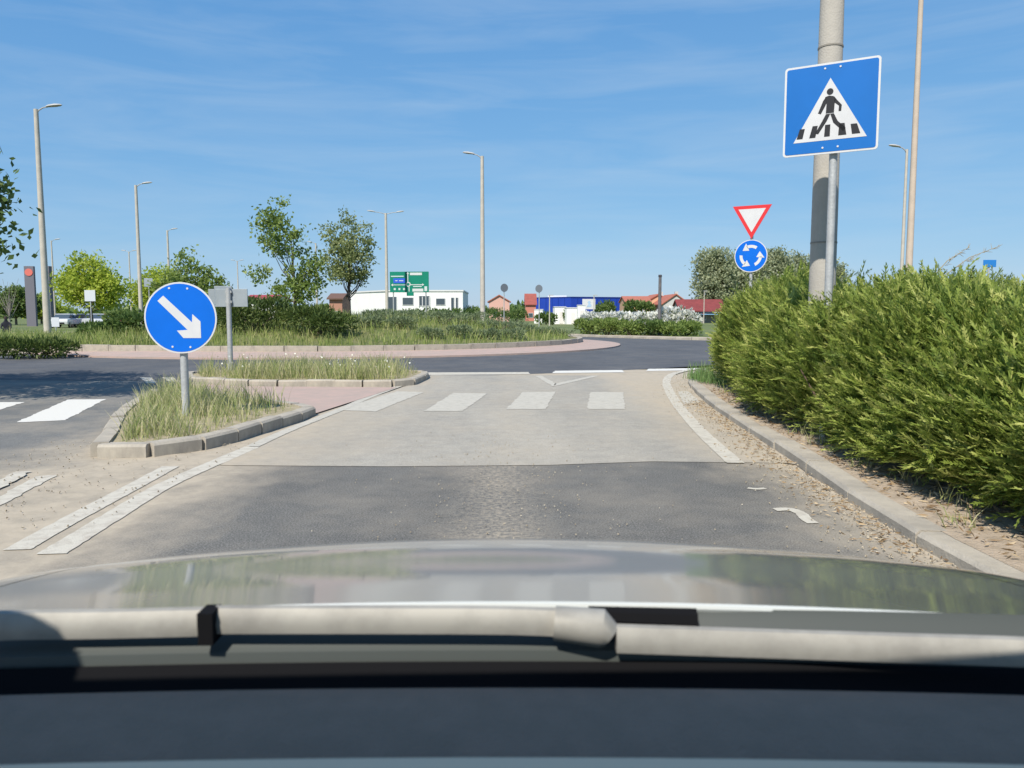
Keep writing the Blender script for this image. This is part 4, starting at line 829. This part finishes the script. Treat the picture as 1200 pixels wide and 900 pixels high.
# white van behind
# ------------------------------------------------------------------ person far left
per = empty('person', (PX(6, 46), 46, -.02), R(30), 'person in dark clothes sitting low behind the juniper at the far left', 'person')
me = bpy.data.meshes.new('body'); J = [(0, 0, .30), (0, .02, .55), (0, -.03, .85), (0, -.06, .98), (0, -.08, 1.12), (.12, -.30, .42), (.12, -.45, .12), (-.12, -.30, .42), (-.12, -.45, .12), (.2, -.05, .78), (.25, -.2, .55), (.1, -.35, .48), (-.2, -.05, .78), (-.25, -.2, .55), (-.1, -.35, .48)]
E = [(0, 1), (1, 2), (2, 3), (3, 4), (0, 5), (5, 6), (0, 7), (7, 8), (2, 9), (9, 10), (10, 11), (2, 12), (12, 13), (13, 14)]
me.from_pydata(J, E, []); body = link('body', me, per, mat('dark_clothes', (.02, .022, .03), .9)); body.modifiers.new('s', 'SKIN')
rad = [.17, .15, .17, .06, .1, .09, .06, .09, .06, .07, .05, .035, .07, .05, .035]
for i, v in enumerate(me.skin_vertices[0].data): v.radius = (rad[i], rad[i]); v.use_root = (i == 0)
body.modifiers.new('d', 'SUBSURF').levels = 2; body.modifiers['d'].render_levels = 2
MB().tube([(0, -.05, 1.08), (0, -.05, 1.16), (0, -.05, 1.24)], [.10, .105, .05], 12).build('hair', mat('hair', (.03, .02, .015), .8), per, True)

# ------------------------------------------------------------------ the car we sit in
own = empty('car', (0, 0, 0), 0, 'silver car seen from its driver seat: bonnet, wipers and dark dashboard', 'car')
M_sil = mat('silver_paint', (.30, .285, .25), .40, (.285, .27, .24), 3, 3, metal=.4, coat=1.0); M_plast = mat('black_plastic', (.007, .007, .008), .9, spec=.1)
M_dash = mat('dashboard', (.31, .215, .155), .8, (.275, .195, .14), 30, 3, .3, 300, spec=.2); M_wip = mat('wiper_metal', (.33, .315, .28), .6, (.20, .19, .17), 14, 6, metal=.15, contrast=(.4, .75))
yk = np.array([.74, .88, 1.0, 1.1, 1.2, 1.32, 1.42, 1.55, 1.72, 1.84, 1.90, 1.92]); ak = np.array([13, 12.2, 10.4, 9.5, 9.8, 12, 15, 20.0, 30, 44, 68, 80])
yy = np.linspace(.74, 1.92, 64); aa = np.interp(yy, yk, ak); zp = .968 - np.concatenate([[0], np.cumsum(np.tan(np.radians((aa[1:]+aa[:-1])/2))*np.diff(yy))])
def hood_z(x, i): return zp[i] - .052*(x/.9)**2 - .35*max(0, abs(x)-.80)**1.6
xs = np.linspace(-.74, .74, 40); vs = [(x, yy[i]-.10*(x/.9)**2*(i/63), hood_z(x, i)) for i in range(64) for x in xs]
fs = [(i*40+j, i*40+j+1, (i+1)*40+j+1, (i+1)*40+j) for i in range(63) for j in range(39)]
MB().add(vs, fs).build('bonnet', M_sil, own, True)
MB().tube([(x, .737, hood_z(x, 0)-.003) for x in np.linspace(-.74, .74, 24)], .0042, 8).build('bonnet_hem', mat('hem_highlight', (.5, .52, .5), .4), own, True)  # lighter than the bonnet: highlight along the rear edge put into the hem's colour
for s_ in (-1, 1):
    xf = np.concatenate([np.linspace(.745, .90, 10), [.92, .93, .93]]); vs = []
    for i in range(64):
        for k, x in enumerate(xf): vs.append((s_*x, yy[i]-.10*(x/.9)**2*(i/63), hood_z(x, i) - (0, .06, .35)[max(0, k-10)] if k >= 10 else hood_z(x, i)))
    m_ = len(xf); fs = [(i*m_+j, i*m_+j+1, (i+1)*m_+j+1, (i+1)*m_+j) for i in range(63) for j in range(m_-1)]
    if s_ < 0: fs = [tuple(reversed(f)) for f in fs]
    MB().add(vs, fs).build('fender', M_sil, own, True)
    # door, sill, pillars
    MB().prism([(-1.2, .30), (.80, .30), (.82, .93), (-1.2, .95)], s_*.88, s_*.92, ((0, 1, 0), (0, 0, 1), (1, 0, 0))).build('door', M_sil, own)
    MB().tube([(s_*.80, .78, .93), (s_*.72, .50, 1.22), (s_*.62, .26, 1.45)], [.045, .04, .04], 8).build('pillar', M_sil, own, True); MB().tube([(s_*.62, .26, 1.45), (s_*.63, -.6, 1.50), (s_*.62, -1.2, 1.46)], .04, 8).build('roof_rail', M_sil, own, True)
    MB().tube([(s_*.62, -1.2, 1.46), (s_*.86, -1.3, .95)], .05, 8).build('pillar', M_sil, own)
    for y_ in (1.25, -1.3):
        wh = MB().tube([(s_*.70, y_, .31), (s_*.90, y_, .31)], .31, 24).build('wheel', M_tyre, own, True); MB().tube([(s_*.86, y_, .31), (s_*.91, y_, .31)], .2, 18).build('rim', M_rim, wh)
MB().add([(x, y, 1.49 - .02*(x/.6)**2 - .04*((y+.5)/.7)**2) for y in np.linspace(-1.2, .27, 9) for x in np.linspace(-.63, .63, 9)], [(i*9+j, i*9+j+1, (i+1)*9+j+1, (i+1)*9+j) for i in range(8) for j in range(8)]).build('roof', M_sil, own, True)
MB().box((0, 1.75, .48), (1.72, .25, .36)).build('bumper', M_sil, own, bevel=.06)
def band(name, prof, m, W_=.80, curve=.07, n=24, z_curve=.0):
    """profile [(y,z)...] swept across the car with a slight arc"""
    xs_ = np.linspace(-W_, W_, n); k = len(prof); vs = [(x, y-curve*x*x, z-z_curve*x*x) for x in xs_ for y, z in prof]
    return MB().add(vs, [(i*k+j, (i+1)*k+j, (i+1)*k+j+1, i*k+j+1) for i in range(n-1) for j in range(k-1)]).build(name, m, own, True)
band('dashboard', [(.34, .86), (.50, .918), (.545, .925), (.60, .93), (.640, .929), (.652, .922), (.655, .85)], M_dash)
band('dash_strip', [(.44, .905), (.46, .925), (.50, .932), (.528, .933), (.535, .924)], mat('dash_strip', (.9, .64, .42), .6))  # much paler strip laid over the near part of the dashboard
band('windscreen_seal', [(.652, .86), (.655, .905), (.68, .913), (.70, .925), (.705, .90)], M_plast)
band('cowl', [(.70, .89), (.708, .932), (.73, .945), (.738, .962), (.739, .90)], mat('cowl_grey', (.06, .068, .064), .5))
# wipers
def wiper(name, pts, r_, label=None, m=M_wip):
    p = smooth_path(pts, 6); k = r_/.0125
    sec = [(-.005, -.013), (-.0065, -.004), (-.004, .006), (.0, .0115), (.006, .0125), (.011, .008), (.011, -.012)]; n_ = len(sec)
    vs = [(q[0], q[1]+a_*k, q[2]+b_*k) for q in p for a_, b_ in sec]; fs = [(i*n_+j, i*n_+(j+1) % n_, (i+1)*n_+(j+1) % n_, (i+1)*n_+j) for i in range(len(p)-1) for j in range(n_)] + [tuple(range(n_)), tuple((len(p)-1)*n_+j for j in reversed(range(n_)))]
    return MB().add(vs, fs).build(name, m, own, True)
def HP(px, py, Y): return P(px, py, Y)
wa = wiper('wiper_arm', [HP(-160, 742, .665), HP(0, 733, .693), HP(120, 731, .70), HP(245, 728, .703)], .0122)
MB().box(HP(246, 732, .70), (.014, .024, .030)).build('wiper_clip', M_plast, wa)
wb = wiper('wiper_arm', [HP(252, 726, .703), HP(450, 726, .705), HP(600, 727, .705), HP(690, 731, .703)], .0118)
MB().tube([HP(650, 730, .705), HP(705, 736, .70), HP(716, 745, .698)], [.016, .018, .012], 12).build('wiper_joint', M_wip, wb, True)
wc = wiper('wiper_arm', [HP(722, 748, .693), HP(900, 754, .693), HP(1050, 759, .68), HP(1200, 764, .665), HP(1330, 772, .64)], .0118)
MB().tube([HP(690, 722, .715), HP(815, 727, .715)], [.010, .012], 8).build('wiper_gap_shade', M_plast, wc, True)  # black tube standing in for the shade of the gap above this wiper
